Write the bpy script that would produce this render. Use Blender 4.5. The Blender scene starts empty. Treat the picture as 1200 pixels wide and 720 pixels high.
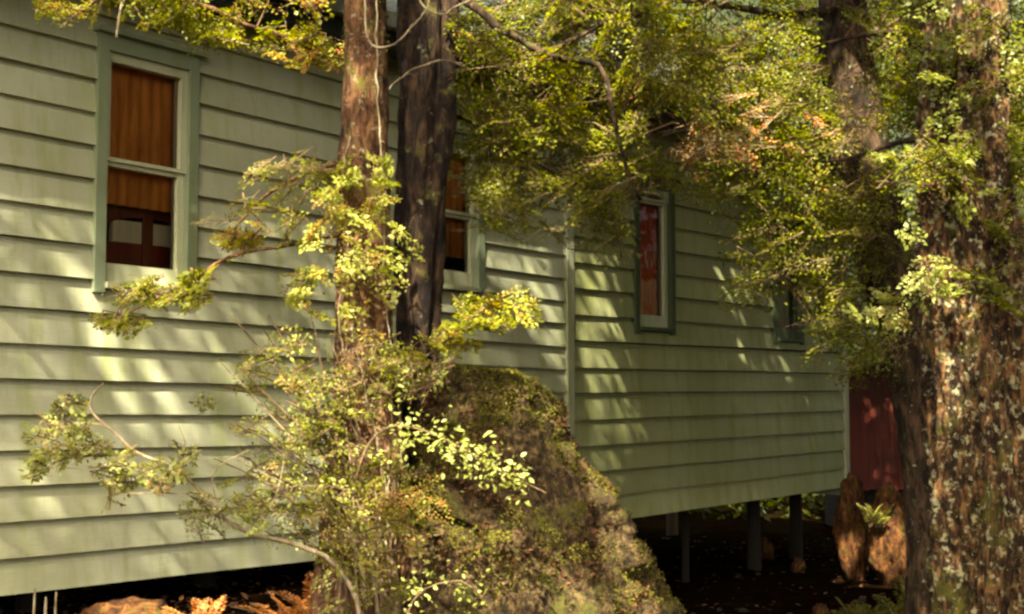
import bpy, bmesh, math, random
import numpy as np
from mathutils import Vector, noise
R = math.radians
rnd = random.Random(7)
rng = np.random.default_rng(11)
sc = bpy.context.scene
COL = sc.collection

# ------------------------------------------------------------------ camera, sky, sun, exposure
F = 1600.0                       # focal length in pixels of the 1200 px wide photograph
PITCH = math.atan(108 / F)
CAM = Vector((0, 0, 1.5))
cam = bpy.data.cameras.new('camera'); camo = bpy.data.objects.new('camera', cam); COL.objects.link(camo)
camo.location = CAM; camo.rotation_euler = (math.pi / 2 + PITCH, 0, 0)
cam.sensor_width = 36; cam.lens = 36 * F / 1200; cam.clip_start = 0.05; cam.clip_end = 2000
sc.camera = camo
SUN = Vector((-0.13, -0.62, 0.77)).normalized()      # towards the sun
elev = math.asin(SUN.z)
w = bpy.data.worlds.new('World'); sc.world = w; w.use_nodes = True
nt = w.node_tree; bg = nt.nodes['Background']
sky = nt.nodes.new('ShaderNodeTexSky'); sky.sky_type = 'NISHITA'; sky.sun_disc = False
sky.sun_elevation = elev; sky.sun_rotation = math.atan2(SUN.x, SUN.y)
sky.air_density = 0.7; sky.dust_density = 7.0; sky.ozone_density = 0.3
nt.links.new(sky.outputs[0], bg.inputs[0]); bg.inputs[1].default_value = 0.10
sl = bpy.data.lights.new('sun', 'SUN'); so = bpy.data.objects.new('sun', sl); COL.objects.link(so)
sl.energy = 4.8; sl.angle = R(0.53); sl.color = (1.0, 0.94, 0.84)
so.rotation_euler = SUN.to_track_quat('Z', 'Y').to_euler()
vs = sc.view_settings; vs.view_transform = 'Standard'; vs.look = 'None'; vs.exposure = 2.5; vs.gamma = 1.0
vs.use_curve_mapping = False
sc.cycles.pixel_filter_type = 'BLACKMAN_HARRIS'; sc.cycles.filter_width = 2.6
vs.use_white_balance = True; vs.white_balance_temperature = 7300; vs.white_balance_tint = -6
sc.cycles.max_bounces = 8; sc.cycles.transparent_max_bounces = 12
sc.cycles.use_denoising = True

# ------------------------------------------------------------------ measuring
cp, sp = math.cos(PITCH), math.sin(PITCH)
def ray(px, py):
    x = (px - 600) / F; z = -(py - 360) / F
    return Vector((x, cp - z * sp, sp + z * cp))
def P(px, py, Y):
    r = ray(px, py); return CAM + r * (Y / r.y)
def vp(px, py): return ray(px, py).normalized()
D = vp(1828, 468); D.z = 0; D.normalize()
N = Vector((D.y, -D.x, 0))                            # out of the wall, towards the viewer
O = P(0, 468, 5.93); O.z = 0
Zv = Vector((0, 0, 1))
def uv(px, py, out=0.0):
    r = ray(px, py); t = (O + N * out - CAM).dot(N) / r.dot(N); p = CAM + r * t - O
    return p.dot(D), p.z
def W(u, v, out=0.0): return O + D * u + Zv * v + N * out

# ------------------------------------------------------------------ helpers
def link(o, parent=None):
    COL.objects.link(o)
    if parent: o.parent = parent
    return o
def mesh(name, verts, faces, mat=None, parent=None, smooth=False):
    m = bpy.data.meshes.new(name); m.from_pydata([tuple(v) for v in verts], [], faces)
    if mat: m.materials.append(mat)
    if smooth: m.polygons.foreach_set('use_smooth', [True] * len(m.polygons))
    m.update()
    return link(bpy.data.objects.new(name, m), parent)
def tag(o, label, cat, group=None):
    o['label'] = label; o['category'] = cat
    if group: o['group'] = group
    return o
def stuff(o): o['kind'] = 'stuff'; return o
def struct(o): o['kind'] = 'structure'; return o
def thing(name, label, cat, group=None):
    return tag(link(bpy.data.objects.new(name, None)), label, cat, group)
class MB:
    def __init__(s): s.v = []; s.f = []
    def add(s, v, f):
        k = len(s.v); s.v += [tuple(x) for x in v]; s.f += [tuple(i + k for i in q) for q in f]
    def hexa(s, c):                 # 8 corners, bottom 4 then top 4
        s.add(c, [(3,2,1,0), (4,5,6,7), (0,1,5,4), (1,2,6,5), (2,3,7,6), (3,0,4,7)])
    def wbox(s, u0, u1, v0, v1, o0, o1, k=0.0):      # box in wall coordinates, sheared by k
        s.hexa([W(u0, v0+k*u0, o0), W(u1, v0+k*u1, o0), W(u1, v0+k*u1, o1), W(u0, v0+k*u0, o1),
                W(u0, v1+k*u0, o0), W(u1, v1+k*u1, o0), W(u1, v1+k*u1, o1), W(u0, v1+k*u0, o1)])
    def box(s, c, size, rz=0):
        a, b, h = size[0]/2, size[1]/2, size[2]/2; cs, sn = math.cos(rz), math.sin(rz)
        s.hexa([Vector((c[0] + x*cs - y*sn, c[1] + x*sn + y*cs, c[2] + z))
                for z in (-h, h) for x, y in ((-a,-b), (a,-b), (a,b), (-a,b))])
    def tube(s, pts, rad, n=6, jit=0.0, cap=True):
        pts = [Vector(p) for p in pts]; k = len(s.v); m = len(pts); ref = None
        for i, p in enumerate(pts):
            t = (pts[min(i+1, m-1)] - pts[max(i-1, 0)]).normalized()
            if ref is None: ref = t.orthogonal().normalized()
            a = (ref - t * ref.dot(t)).normalized(); ref = a; b = t.cross(a)
            for j in range(n):
                th = 2*math.pi*j/n; r = rad[i] * (1 + jit * rnd.uniform(-1, 1))
                s.v.append(tuple(p + (a*math.cos(th) + b*math.sin(th)) * r))
        for i in range(m-1):
            for j in range(n):
                q = k + i*n; s.f.append((q+j, q+(j+1) % n, q+n+(j+1) % n, q+n+j))
        if cap:
            s.f.append(tuple(k+j for j in reversed(range(n)))); s.f.append(tuple(k+(m-1)*n+j for j in range(n)))
    def build(s, name, mat, parent=None, smooth=False): return mesh(name, s.v, s.f, mat, parent, smooth)

def smooth_path(pts, rad, step=0.05):
    """Catmull-Rom through points with radii."""
    pts = [Vector(p) for p in pts]; out = []; ro = []
    for i in range(len(pts)-1):
        a = pts[max(i-1, 0)]; b = pts[i]; c = pts[i+1]; d = pts[min(i+2, len(pts)-1)]
        n = max(1, int((c-b).length/step))
        for j in range(n):
            t = j/n
            out.append(0.5*((2*b) + (c-a)*t + (2*a-5*b+4*c-d)*t*t + (3*b-a-3*c+d)*t**3))
            ro.append(rad[i]*(1-t) + rad[i+1]*t)
    out.append(pts[-1]); ro.append(rad[-1]); return out, ro

def bark_tube(pts, rad, n=40, step=0.03, amp=0.10, flute=0.0, nflute=5, fscale=1.0, seed=0, twist=0.3):
    """trunk with ridged bark relief as real geometry"""
    p, r = smooth_path(pts, rad, step); m = len(p); V = []; Fc = []; ref = Vector((1, 0, 0)); L = 0
    sd = Vector((seed*3.1, seed*1.7, seed*5.3))
    for i in range(m):
        t = (p[min(i+1, m-1)] - p[max(i-1, 0)]).normalized()
        if i: L += (p[i]-p[i-1]).length
        a = (ref - t*ref.dot(t)).normalized(); ref = a; b = t.cross(a)
        for j in range(n):
            th = 2*math.pi*j/n; d = a*math.cos(th) + b*math.sin(th)
            q = Vector((math.cos(th)*2.2*fscale, math.sin(th)*2.2*fscale, L*3.0)) + sd
            rr = 1 + flute*math.sin(nflute*th + twist*L*3 + 2*noise.noise(q*0.4))*min(1.4, r[i]/rad[0])
            rr += amp*1.3*noise.noise(q*0.8)
            rid = 1 - abs(noise.noise(Vector((q.x*3, q.y*3, q.z*0.9))))*2.6
            rr += amp*0.55*rid + amp*0.5*noise.noise(Vector((q.x*7, q.y*7, q.z*5)))
            if n > 60: rr += amp*0.45*(1 - 2.4*abs(noise.noise(Vector((q.x*8, q.y*8, q.z*2.6+9))))) + amp*.4*noise.noise(Vector((q.x*16, q.y*16, q.z*11)))
            V.append(p[i] + d*r[i]*rr)
    for i in range(m-1):
        for j in range(n):
            q = i*n; Fc.append((q+j, q+(j+1) % n, q+n+(j+1) % n, q+n+j))
    Fc.append(tuple((m-1)*n+j for j in range(n)))
    return V, Fc

# ------------------------------------------------------------------ materials
def mat(name):
    m = bpy.data.materials.new(name); m.use_nodes = True
    return m, m.node_tree, m.node_tree.nodes['Principled BSDF']
def nn(t, kind, **kw):
    n = t.nodes.new(kind)
    for k, v in kw.items(): setattr(n, k, v)
    return n
def coord(t, scale=(1, 1, 1)):
    c = nn(t, 'ShaderNodeTexCoord'); mp = nn(t, 'ShaderNodeMapping'); mp.inputs['Scale'].default_value = scale
    t.links.new(c.outputs['Object'], mp.inputs[0]); return mp.outputs[0]
def nz(t, vec, scale, detail=6, rough=0.6, dist=0.0):
    n = nn(t, 'ShaderNodeTexNoise'); n.inputs['Scale'].default_value = scale; n.inputs['Detail'].default_value = detail
    n.inputs['Roughness'].default_value = rough; n.inputs['Distortion'].default_value = dist
    t.links.new(vec, n.inputs['Vector']); return n.outputs['Fac']
def ramp(t, fac, stops):
    r = nn(t, 'ShaderNodeValToRGB'); cr = r.color_ramp
    while len(cr.elements) < len(stops): cr.elements.new(0.5)
    for e, (p, c) in zip(cr.elements, stops):
        e.position = p; e.color = (c, c, c, 1) if isinstance(c, (int, float)) else (*c, 1)
    t.links.new(fac, r.inputs[0]); return r.outputs[0]
def mix(t, fac, a, b, mode='MIX'):
    m = nn(t, 'ShaderNodeMix', data_type='RGBA', blend_type=mode)
    if isinstance(fac, (int, float)): m.inputs[0].default_value = fac
    else: t.links.new(fac, m.inputs[0])
    for k, x in ((6, a), (7, b)):
        if isinstance(x, tuple): m.inputs[k].default_value = (*x, 1)
        else: t.links.new(x, m.inputs[k])
    return m.outputs[2]
def bump(t, bs, h, strength=0.4, dist=0.01):
    b = nn(t, 'ShaderNodeBump'); b.inputs['Strength'].default_value = strength; b.inputs['Distance'].default_value = dist
    t.links.new(h, b.inputs['Height']); t.links.new(b.outputs[0], bs.inputs['Normal'])
def vary(t, col, amt=0.12):
    """per object brightness difference"""
    oi = nn(t, 'ShaderNodeObjectInfo'); mr = nn(t, 'ShaderNodeMapRange')
    mr.inputs[3].default_value = 1-amt; mr.inputs[4].default_value = 1+amt*0.6
    t.links.new(oi.outputs['Random'], mr.inputs[0])
    h = nn(t, 'ShaderNodeHueSaturation'); t.links.new(mr.outputs[0], h.inputs['Value']); t.links.new(col, h.inputs['Color'])
    return h.outputs[0]

def paint(name, base, stain, algae, rough=0.6):
    m, t, b = mat(name); c = coord(t)
    col = mix(t, ramp(t, nz(t, c, 1.6, 5), [(0.35, 0.0), (0.7, 0.75)]), base, stain)
    cs = coord(t, (6, 6, 0.8))
    col = mix(t, ramp(t, nz(t, cs, 2.0, 5), [(0.48, 0.0), (0.72, 0.8)]), col, algae)
    cv_ = coord(t, (9, 9, 0.5)); col = mix(t, ramp(t, nz(t, cv_, 3.0, 6, .7), [(0.55, 0.0), (0.72, 0.6)]), col, stain)
    col = mix(t, ramp(t, nz(t, c, 45, 3), [(0.6, 0.0), (0.75, 0.45)]), col, stain)
    cg = coord(t, (1, 1, 14))
    g = nz(t, cg, 9, 4)
    col = mix(t, ramp(t, g, [(0.3, 0.22), (0.6, 0.0)]), col, stain)
    t.links.new(vary(t, col, 0.16), b.inputs['Base Color']); b.inputs['Roughness'].default_value = rough
    bump(t, b, g, 0.5, 0.003); return m
M = {}
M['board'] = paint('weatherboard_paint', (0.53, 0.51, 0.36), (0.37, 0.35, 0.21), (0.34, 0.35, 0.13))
M['shaded_algae'] = paint('shaded_algae_weatherboard_paint', (0.38, 0.37, 0.19), (0.25, 0.24, 0.095), (0.22, 0.225, 0.035))  # green algae plus the right wall's shade, put into a darker paint copy
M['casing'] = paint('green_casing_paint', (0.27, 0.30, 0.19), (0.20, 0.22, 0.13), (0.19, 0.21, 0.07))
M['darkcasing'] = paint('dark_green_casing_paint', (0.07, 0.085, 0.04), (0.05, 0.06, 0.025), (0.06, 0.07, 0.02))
M['sash'] = paint('pale_sash_paint', (0.58, 0.56, 0.38), (0.42, 0.40, 0.25), (0.38, 0.39, 0.17))
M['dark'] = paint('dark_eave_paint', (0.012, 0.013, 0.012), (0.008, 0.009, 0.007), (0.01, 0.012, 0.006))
M['gutter'] = paint('grey_gutter', (0.20, 0.20, 0.17), (0.12, 0.11, 0.09), (0.10, 0.10, 0.05), 0.6)
M['roof'] = paint('old_dark_roof_iron', (0.035, 0.038, 0.028), (0.025, 0.02, 0.012), (0.05, 0.05, 0.012), 0.8)
M['pile'] = paint('dark_pile_timber', (0.018, 0.011, 0.006), (0.010, 0.006, 0.003), (0.014, 0.012, 0.004), 0.95)
M['red'] = paint('dark_red_paint', (0.13, 0.010, 0.002), (0.075, 0.006, 0.001), (0.10, 0.016, 0.003))
M['timber'] = paint('weathered_timber', (0.16, 0.10, 0.05), (0.08, 0.05, 0.025), (0.1, 0.09, 0.03), 0.85)
M['lining'] = paint('dark_lining_boards', (0.05, 0.03, 0.015), (0.03, 0.018, 0.01), (0.03, 0.02, 0.01), 0.8)

def wood(name, a, b_, rough=0.45, sc_=(14, 14, 1.0)):
    m, t, b = mat(name); c = coord(t, sc_); n1 = nz(t, c, 2.0, 6, 0.65, 0.6)
    t.links.new(ramp(t, n1, [(0.3, a), (0.7, b_)]), b.inputs['Base Color']); b.inputs['Roughness'].default_value = rough
    bump(t, b, n1, 0.3, 0.003); return m
M['curtain'] = wood('orange_brown_fabric', (0.42, 0.105, 0.012), (0.80, 0.27, 0.045), 0.8, (9, 9, 2.0))
M['redcurtain'] = wood('dark_red_fabric', (0.42, 0.040, 0.007), (0.60, 0.085, 0.015), 0.8, (9, 9, 2.0))
M['settee'] = wood('dark_stained_wood', (0.09, 0.012, 0.005), (0.20, 0.03, 0.012), 0.35)
M['cushion'] = wood('pale_cushion', (0.62, 0.48, 0.32), (0.75, 0.60, 0.42), 0.9)

def glass():
    m = bpy.data.materials.new('window_glass'); m.use_nodes = True; t = m.node_tree; t.nodes.clear()
    o = nn(t, 'ShaderNodeOutputMaterial'); g = nn(t, 'ShaderNodeBsdfGlossy'); tr = nn(t, 'ShaderNodeBsdfTransparent')
    fr = nn(t, 'ShaderNodeFresnel'); fr.inputs[0].default_value = 1.35; g.inputs['Roughness'].default_value = 0.03
    c = coord(t); bm_ = nn(t, 'ShaderNodeBump'); bm_.inputs['Strength'].default_value = 0.15; bm_.inputs['Distance'].default_value = 0.01
    t.links.new(nz(t, c, 5, 2), bm_.inputs['Height']); t.links.new(bm_.outputs[0], g.inputs['Normal'])
    tr.inputs[0].default_value = (0.93, 0.95, 0.92, 1)
    mx = nn(t, 'ShaderNodeMixShader'); t.links.new(fr.outputs[0], mx.inputs[0]); t.links.new(tr.outputs[0], mx.inputs[1])
    t.links.new(g.outputs[0], mx.inputs[2]); t.links.new(mx.outputs[0], o.inputs[0]); return m
M['glass'] = glass()

def bark(name, dark, mid, light, lichen, moss, lich=0.5, mossy=0.55, zs=0.35, fs=1.0):
    m, t, b = mat(name); c = coord(t, (1, 1, zs)); ci = coord(t)
    n1 = nz(t, c, 22*fs, 7, 0.7, 0.5); n2 = nz(t, c, 60*fs, 4)
    col = ramp(t, n1, [(0.36, dark), (0.5, mid), (0.64, light)])
    col = mix(t, ramp(t, nz(t, ci, 9, 5, 0.7), [(mossy, 0.0), (mossy+0.1, 0.85)]), col, moss)
    col = mix(t, ramp(t, nz(t, ci, 26*fs, 4, 0.65), [(lich+0.08, 0.0), (lich+0.16, 0.9)]), col, lichen)
    hs = mix(t, 0.5, n1, n2)
    t.links.new(col, b.inputs['Base Color']); b.inputs['Roughness'].default_value = 0.9
    b.inputs['Specular IOR Level'].default_value = 0.2
    bump(t, b, hs, 1.0, 0.02); return m
M['barkA'] = bark('reddish_beech_bark', (0.012, 0.005, 0.003), (0.085, 0.035, 0.016), (0.21, 0.10, 0.046), (0.28, 0.20, 0.12), (0.11, 0.10, 0.015), 0.50, 0.56, 0.35, 1.4)
M['barkB'] = bark('dark_fissured_bark', (0.004, 0.002, 0.0015), (0.018, 0.009, 0.006), (0.07, 0.038, 0.02), (0.28, 0.26, 0.16), (0.10, 0.09, 0.02), 0.56, 0.58)
M['barkC'] = bark('lichened_rough_bark', (0.003, 0.0015, 0.001), (0.030, 0.013, 0.005), (0.19, 0.09, 0.034), (0.27, 0.23, 0.13), (0.065, 0.06, 0.008), 0.47, 0.54, 0.4, 1.6)
M['barkD'] = bark('shaded_beech_bark', (0.006, 0.004, 0.002), (0.028, 0.015, 0.008), (0.10, 0.055, 0.03), (0.30, 0.26, 0.18), (0.08, 0.08, 0.02), 0.56, 0.58)
M['stump'] = bark('mossy_rotten_wood', (0.005, 0.003, 0.0015), (0.042, 0.024, 0.010), (0.15, 0.092, 0.038), (0.15, 0.12, 0.055), (0.062, 0.056, 0.010), 0.55, 0.53, 0.7, 2.4)
M['twig'] = bark('twig_bark', (0.05, 0.028, 0.014), (0.12, 0.07, 0.035), (0.2, 0.13, 0.07), (0.3, 0.27, 0.18), (0.1, 0.1, 0.03), 0.55, 0.6)
M['vine'] = bark('pale_vine_bark', (0.12, 0.08, 0.045), (0.26, 0.19, 0.115), (0.42, 0.34, 0.23), (0.5, 0.47, 0.36), (0.2, 0.2, 0.06), 0.6, 0.7)
M['rock'] = bark('lichened_rock', (0.03, 0.02, 0.012), (0.12, 0.085, 0.055), (0.25, 0.19, 0.13), (0.34, 0.30, 0.2), (0.12, 0.12, 0.02), 0.55, 0.58, 1.0)
M['tanrock'] = bark('tan_rock', (0.010, 0.004, 0.0015), (0.06, 0.020, 0.005), (0.16, 0.062, 0.017), (0.16, 0.10, 0.04), (0.07, 0.06, 0.010), 0.58, 0.55, 0.5)

def leafmat(name, stops, trans=0.45, rough=0.45):
    m, t, b = mat(name)
    at = nn(t, 'ShaderNodeAttribute'); at.attribute_name = 'tone'
    col = ramp(t, at.outputs['Fac'], stops)
    t.links.new(col, b.inputs['Base Color']); b.inputs['Roughness'].default_value = rough
    b.inputs['Specular IOR Level'].default_value = 0.35
    tr = nn(t, 'ShaderNodeBsdfTranslucent'); hs = nn(t, 'ShaderNodeHueSaturation'); hs.inputs['Value'].default_value = 1.5
    hs.inputs['Saturation'].default_value = 1.1
    t.links.new(col, hs.inputs['Color']); t.links.new(hs.outputs[0], tr.inputs[0])
    mx = nn(t, 'ShaderNodeMixShader'); mx.inputs[0].default_value = trans
    t.links.new(b.outputs[0], mx.inputs[1]); t.links.new(tr.outputs[0], mx.inputs[2])
    t.links.new(mx.outputs[0], t.nodes['Material Output'].inputs[0]); return m
M['beech'] = leafmat('beech_leaf', [(0.0, (0.09, 0.10, 0.006)), (0.45, (0.19, 0.19, 0.010)), (0.75, (0.31, 0.28, 0.022)), (0.93, (0.40, 0.25, 0.04)), (1.0, (0.34, 0.11, 0.03))])
M['green'] = leafmat('dark_green_leaf', [(0.0, (0.018, 0.022, 0.003)), (0.5, (0.05, 0.055, 0.005)), (0.9, (0.10, 0.10, 0.010)), (1.0, (0.18, 0.10, 0.02))])
M['pale'] = leafmat('pale_yellow_green_leaf', [(0.0, (0.12, 0.125, 0.015)), (0.5, (0.27, 0.27, 0.055)), (0.85, (0.46, 0.44, 0.17)), (1.0, (0.40, 0.25, 0.10))])
M['shrub'] = leafmat('shrub_leaf', [(0.0, (0.10, 0.10, 0.010)), (0.45, (0.24, 0.24, 0.03)), (0.8, (0.42, 0.40, 0.11)), (1.0, (0.34, 0.20, 0.05))])
M['moss'] = leafmat('moss_tufts', [(0.0, (0.04, 0.042, 0.004)), (0.4, (0.085, 0.074, 0.006)), (0.75, (0.17, 0.145, 0.014)), (1.0, (0.2, 0.07, 0.025))], 0.25, 0.9)
M['dry'] = leafmat('dry_bracken', [(0.0, (0.16, 0.04, 0.01)), (0.4, (0.38, 0.12, 0.025)), (0.75, (0.55, 0.26, 0.08)), (1.0, (0.62, 0.42, 0.2))], 0.3, 0.8)
M['litter'] = leafmat('fallen_leaves', [(0.0, (0.03, 0.012, 0.005)), (0.5, (0.09, 0.035, 0.012)), (0.85, (0.2, 0.085, 0.03)), (1.0, (0.36, 0.22, 0.11))], 0.1, 0.8)
def soil():
    m, t, b = mat('forest_soil'); c = coord(t)
    n1 = nz(t, c, 6, 9, 0.7)
    col = ramp(t, n1, [(0.3, (0.003, 0.0015, 0.001)), (0.55, (0.009, 0.0045, 0.002)), (0.78, (0.030, 0.015, 0.006))])
    col = mix(t, ramp(t, nz(t, c, 0.7, 5), [(0.5, 0.0), (0.65, 0.6)]), col, (0.014, 0.014, 0.003))
    t.links.new(col, b.inputs['Base Color']); b.inputs['Roughness'].default_value = 1.0; b.inputs['Specular IOR Level'].default_value = 0.0
    bump(t, b, nz(t, c, 30, 8, 0.75), 1.0, 0.03); return m
M['soil'] = soil()
def hillm():
    m, t, b = mat('wooded_hill'); c = coord(t)
    col = ramp(t, nz(t, c, 1.1, 9, 0.75), [(0.35, (0.008, 0.012, 0.003)), (0.55, (0.03, 0.042, 0.008)), (0.72, (0.07, 0.085, 0.014))])
    t.links.new(col, b.inputs['Base Color']); b.inputs['Roughness'].default_value = 1.0
    bump(t, b, nz(t, c, 4, 8, 0.75), 1.0, 0.3); return m
M['hill'] = hillm()

# ------------------------------------------------------------------ leaves
GAPS = [(782, 151, 30, 21, 1.0), (1003, 170, 24, 80, .5), (762, 225, 24, 20, .8), (915, 340, 24, 30, .7), (634, 108, 17, 12, .9), (925, 372, 20, 32, .75), (762, 300, 26, 80, .8), (335, 12, 55, 22, .6), (700, 290, 34, 26, .4), (535, 270, 16, 75, .85), (497, 425, 17, 60, .85), (425, 440, 26, 130, .5), (1062, 410, 18, 40, .6), (1030, 510, 26, 70, .8), (665, 350, 40, 60, .8), (840, 290, 30, 40, .5), (168, 190, 34, 125, 1.0)]
def thin_gaps(p):
    """openings between the leaf sprays where the house shows through"""
    q = p - np.array([0, 0, 1.5]); yy = q[:, 1]*cp + q[:, 2]*sp; zz = -q[:, 1]*sp + q[:, 2]*cp
    x = 600 + F*q[:, 0]/yy; y = 360 - F*zz/yy; k = np.ones(len(p), bool)
    for cx, cy, rx, ry, pr in GAPS: k &= ~((((x-cx)/rx)**2 + ((y-cy)/ry)**2 < rng.uniform(.5, 1.2, len(p))) & (rng.random(len(p)) < pr))
    return k
class Leaves:
    """collects many small leaf faces with numpy"""
    def __init__(s): s.p = []; s.a = []; s.n = []; s.l = []; s.w = []; s.t = []
    def add(s, p, a, n, l, wd, tone):
        s.p.append(p); s.a.append(a); s.n.append(n); s.l.append(l); s.w.append(wd); s.t.append(tone)
    def arrays(s): return [np.concatenate(x) for x in (s.p, s.a, s.n, s.l, s.w, s.t)]
    def build(s, name, m, parent=None, keep=None):
        p, a, n, l, wd, tone = s.arrays()
        if keep is not None:
            k = keep(p); p, a, n, l, wd, tone = (x[k] for x in (p, a, n, l, wd, tone))
        a = a/np.linalg.norm(a, axis=1)[:, None]; sd = np.cross(n, a); sd /= np.linalg.norm(sd, axis=1)[:, None]+1e-9
        up = np.cross(a, sd); L = l[:, None]; Wd = wd[:, None]*0.5; c = up*L*0.10
        v = np.stack([p, p + a*L*0.45 + sd*Wd + c, p + a*L, p + a*L*0.45 - sd*Wd + c], 1).reshape(-1, 3)
        k = len(p); me = bpy.data.meshes.new(name)
        me.vertices.add(4*k); me.vertices.foreach_set('co', v.astype(np.float32).ravel())
        me.loops.add(4*k); me.loops.foreach_set('vertex_index', np.arange(4*k, dtype=np.int32))
        me.polygons.add(k); me.polygons.foreach_set('loop_start', (np.arange(k)*4).astype(np.int32))
        at = me.attributes.new('tone', 'FLOAT', 'POINT'); at.data.foreach_set('value', np.repeat(np.clip(tone, 0, 1), 4).astype(np.float32))
        me.materials.append(m); me.update(calc_edges=True)
        return stuff(link(bpy.data.objects.new(name, me), parent))
    def count(s): return sum(len(x) for x in s.p)

def spray_template(nside=11, droop=0.25):
    """flat fan of a beech twig: unit length along x, leaves in the xy plane"""
    P_, A_, T_ = [], [], []
    for j in range(nside*2):
        t = 0.1 + 0.9*(j+rnd.random()*0.6)/(nside*2); sgn = 1 if j % 2 else -1
        ang = R(rnd.uniform(38, 62))*sgn; ln = (0.50*(1-t)**0.8+0.09)*rnd.uniform(0.7, 1.15)
        base = np.array([t, 0.03*math.sin(t*5), -droop*t*t*0.5]); d = np.array([math.cos(ang), math.sin(ang), rnd.uniform(-.25, .1)])
        T_.append((base, base + d*ln)); k = max(2, int(ln/0.062))
        for q in range(k):
            f = (q+0.6)/k; pos = base + d*ln*f + np.array([0, 0, -0.12*f*f*ln]); s2 = 1 if q % 2 else -1
            a2 = ang + R(rnd.uniform(25, 60))*s2
            P_.append(pos); A_.append([math.cos(a2), math.sin(a2), rnd.uniform(-.3, .2)])
    T_.append((np.zeros(3), np.array([1, 0.03*math.sin(5), -droop*0.5])))
    return np.array(P_), np.array(A_), T_
TPL = [spray_template(rnd.choice((8, 10, 12)), rnd.uniform(0.1, 0.5)) for _ in range(8)]
def frame(d, up):
    d = d.normalized(); s = up.cross(d)
    if s.length < 1e-3: s = Vector((1, 0, 0))
    s.normalize(); u = d.cross(s); return np.array([d, s, u])
def put_spray(LV, TW, o, d, up, L, leaf, tone, tj=0.14, thin=1.0):
    tp, ta, tw = rnd.choice(TPL); Fm = frame(d, up); k = len(tp)
    sel = rng.random(k) < thin; tp = tp[sel]; ta = ta[sel]; k = len(tp)
    p = (tp*L) @ Fm + np.array(o); a = ta @ Fm
    n = Fm[2][None, :] + rng.normal(0, 0.45, (k, 3)); a = a + rng.normal(0, 0.22, (k, 3))
    l = leaf*rng.uniform(0.45, 1.0, k)**.8*rnd.choice((1.0, 1.2, 1.2, 1.55)); tone += rnd.gauss(0, .06)
    LV.add(p, a, n, l, l*rng.uniform(0.5, 0.72, k), tone + rng.normal(0, tj, k))
    if TW is not None:
        for b, e in tw:
            if b[0] == 0 or rnd.random() < 0.45:
                B = Vector(b*L @ Fm + np.array(o)); E_ = Vector(e*L @ Fm + np.array(o))
                r = 0.0030 if b[0] == 0 else 0.0015
                TW.tube([B, (B+E_)/2 + Vector((0, 0, .01*L)), E_], [r, r*.8, r*.4], 3, cap=False)

def blob(LV, TW, cx, cy, rx, ry, Y, dY, n, leaf=0.017, L=0.26, tone=0.4, dirx=None, anchors=None, thin=1.0, tvar=0.12, flat=0.55, droop=0.25):
    """n sprays filling an ellipse as seen from the camera, spread in depth Y +- dY"""
    for _ in range(n):
        while True:
            a, b = rnd.uniform(-1, 1), rnd.uniform(-1, 1)
            if a*a + b*b < 1: break
        y = Y + rnd.uniform(-dY, dY); o = P(cx + a*rx, cy + b*ry, y)
        th = rnd.uniform(0, 2*math.pi) if dirx is None else (math.pi if dirx < 0 else 0) + rnd.gauss(0, 0.8)
        d = Vector((math.cos(th), math.sin(th)*0.9, rnd.gauss(-droop, 0.3)))
        up = Vector((rnd.gauss(0, flat), rnd.gauss(-0.5, flat), 1))
        cl = 0.30*noise.noise(Vector((o.x*2.2, o.y*2.2, o.z*3.2)))
        put_spray(LV, TW, o - d*L*0.5, d, up, L*rnd.uniform(0.6, 1.2), leaf, tone + cl + rnd.gauss(0, tvar), thin=thin)
        if TW is not None and anchors and rnd.random() < 0.25:
            q = min(anchors, key=lambda z: (z-o).length)
            if (q-o).length < 0.9:
                m_ = (q+o)/2 + Vector((rnd.uniform(-.05, .05), rnd.uniform(-.05, .05), rnd.uniform(0, .08)))
                TW.tube([q, m_, o - d*L*0.5], [.004, .003, .002], 4, cap=False)
def branch(mb, pts, r0, r1, n=7, Y=None, step=0.05):
    """pts: (px, py, depth)"""
    w3 = [P(*p) for p in pts]; k = len(w3)
    p, r = smooth_path(w3, [r0 + (r1-r0)*i/(k-1) for i in range(k)], step)
    p = [q + Vector([noise.noise(q*9 + Vector((k_*7, 0, 0)))*0.012 for k_ in range(3)]) for q in p]
    mb.tube(p, r, n, 0.08); return p
def shrub_tufts(LV, base, n, h, leaf, tone, spread=0.5):
    for _ in range(n):
        d = Vector((rnd.gauss(0, spread), rnd.gauss(0, spread), 1)); o = Vector(base)+Vector((rnd.gauss(0, .05), rnd.gauss(0, .05), 0))
        put_spray(LV, None, o, d, Vector((rnd.gauss(0, 1), rnd.gauss(0, 1), .3)), h*rnd.uniform(.6, 1.2), leaf, tone)

# ------------------------------------------------------------------ ground and hill
def gh(x, y):
    s = max(0, min(1, (0.6 - x)/1.6)); s = s*s*(3-2*s)
    c = max(0, min(1, (y-3.2)/2.0))
    far = max(0, (x*0.4 + y) - 17)
    return s*c*0.50 + 0.05*noise.noise(Vector((x*0.8, y*0.8, 0))) + 0.03*noise.noise(Vector((x*3, y*3, 2))) + 0.08*far*min(1, far/12)
def grid(name, xs, ys, fz, m):
    V = [(x, y, fz(x, y)) for y in ys for x in xs]; nx = len(xs)
    Fc = [(j*nx+i, j*nx+i+1, (j+1)*nx+i+1, (j+1)*nx+i) for j in range(len(ys)-1) for i in range(nx-1)]
    return mesh(name, V, Fc, m, smooth=True)
def span(a, b, n): return [a + (b-a)*i/n for i in range(n+1)]
xs = [-400, -150, -60, -30, -18] + span(-12, 14, 130) + [20, 32, 60, 150, 400]
ys = [-400, -150, -60, -25, -12] + span(-6, 22, 140) + [28, 40, 70, 150, 400]
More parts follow.
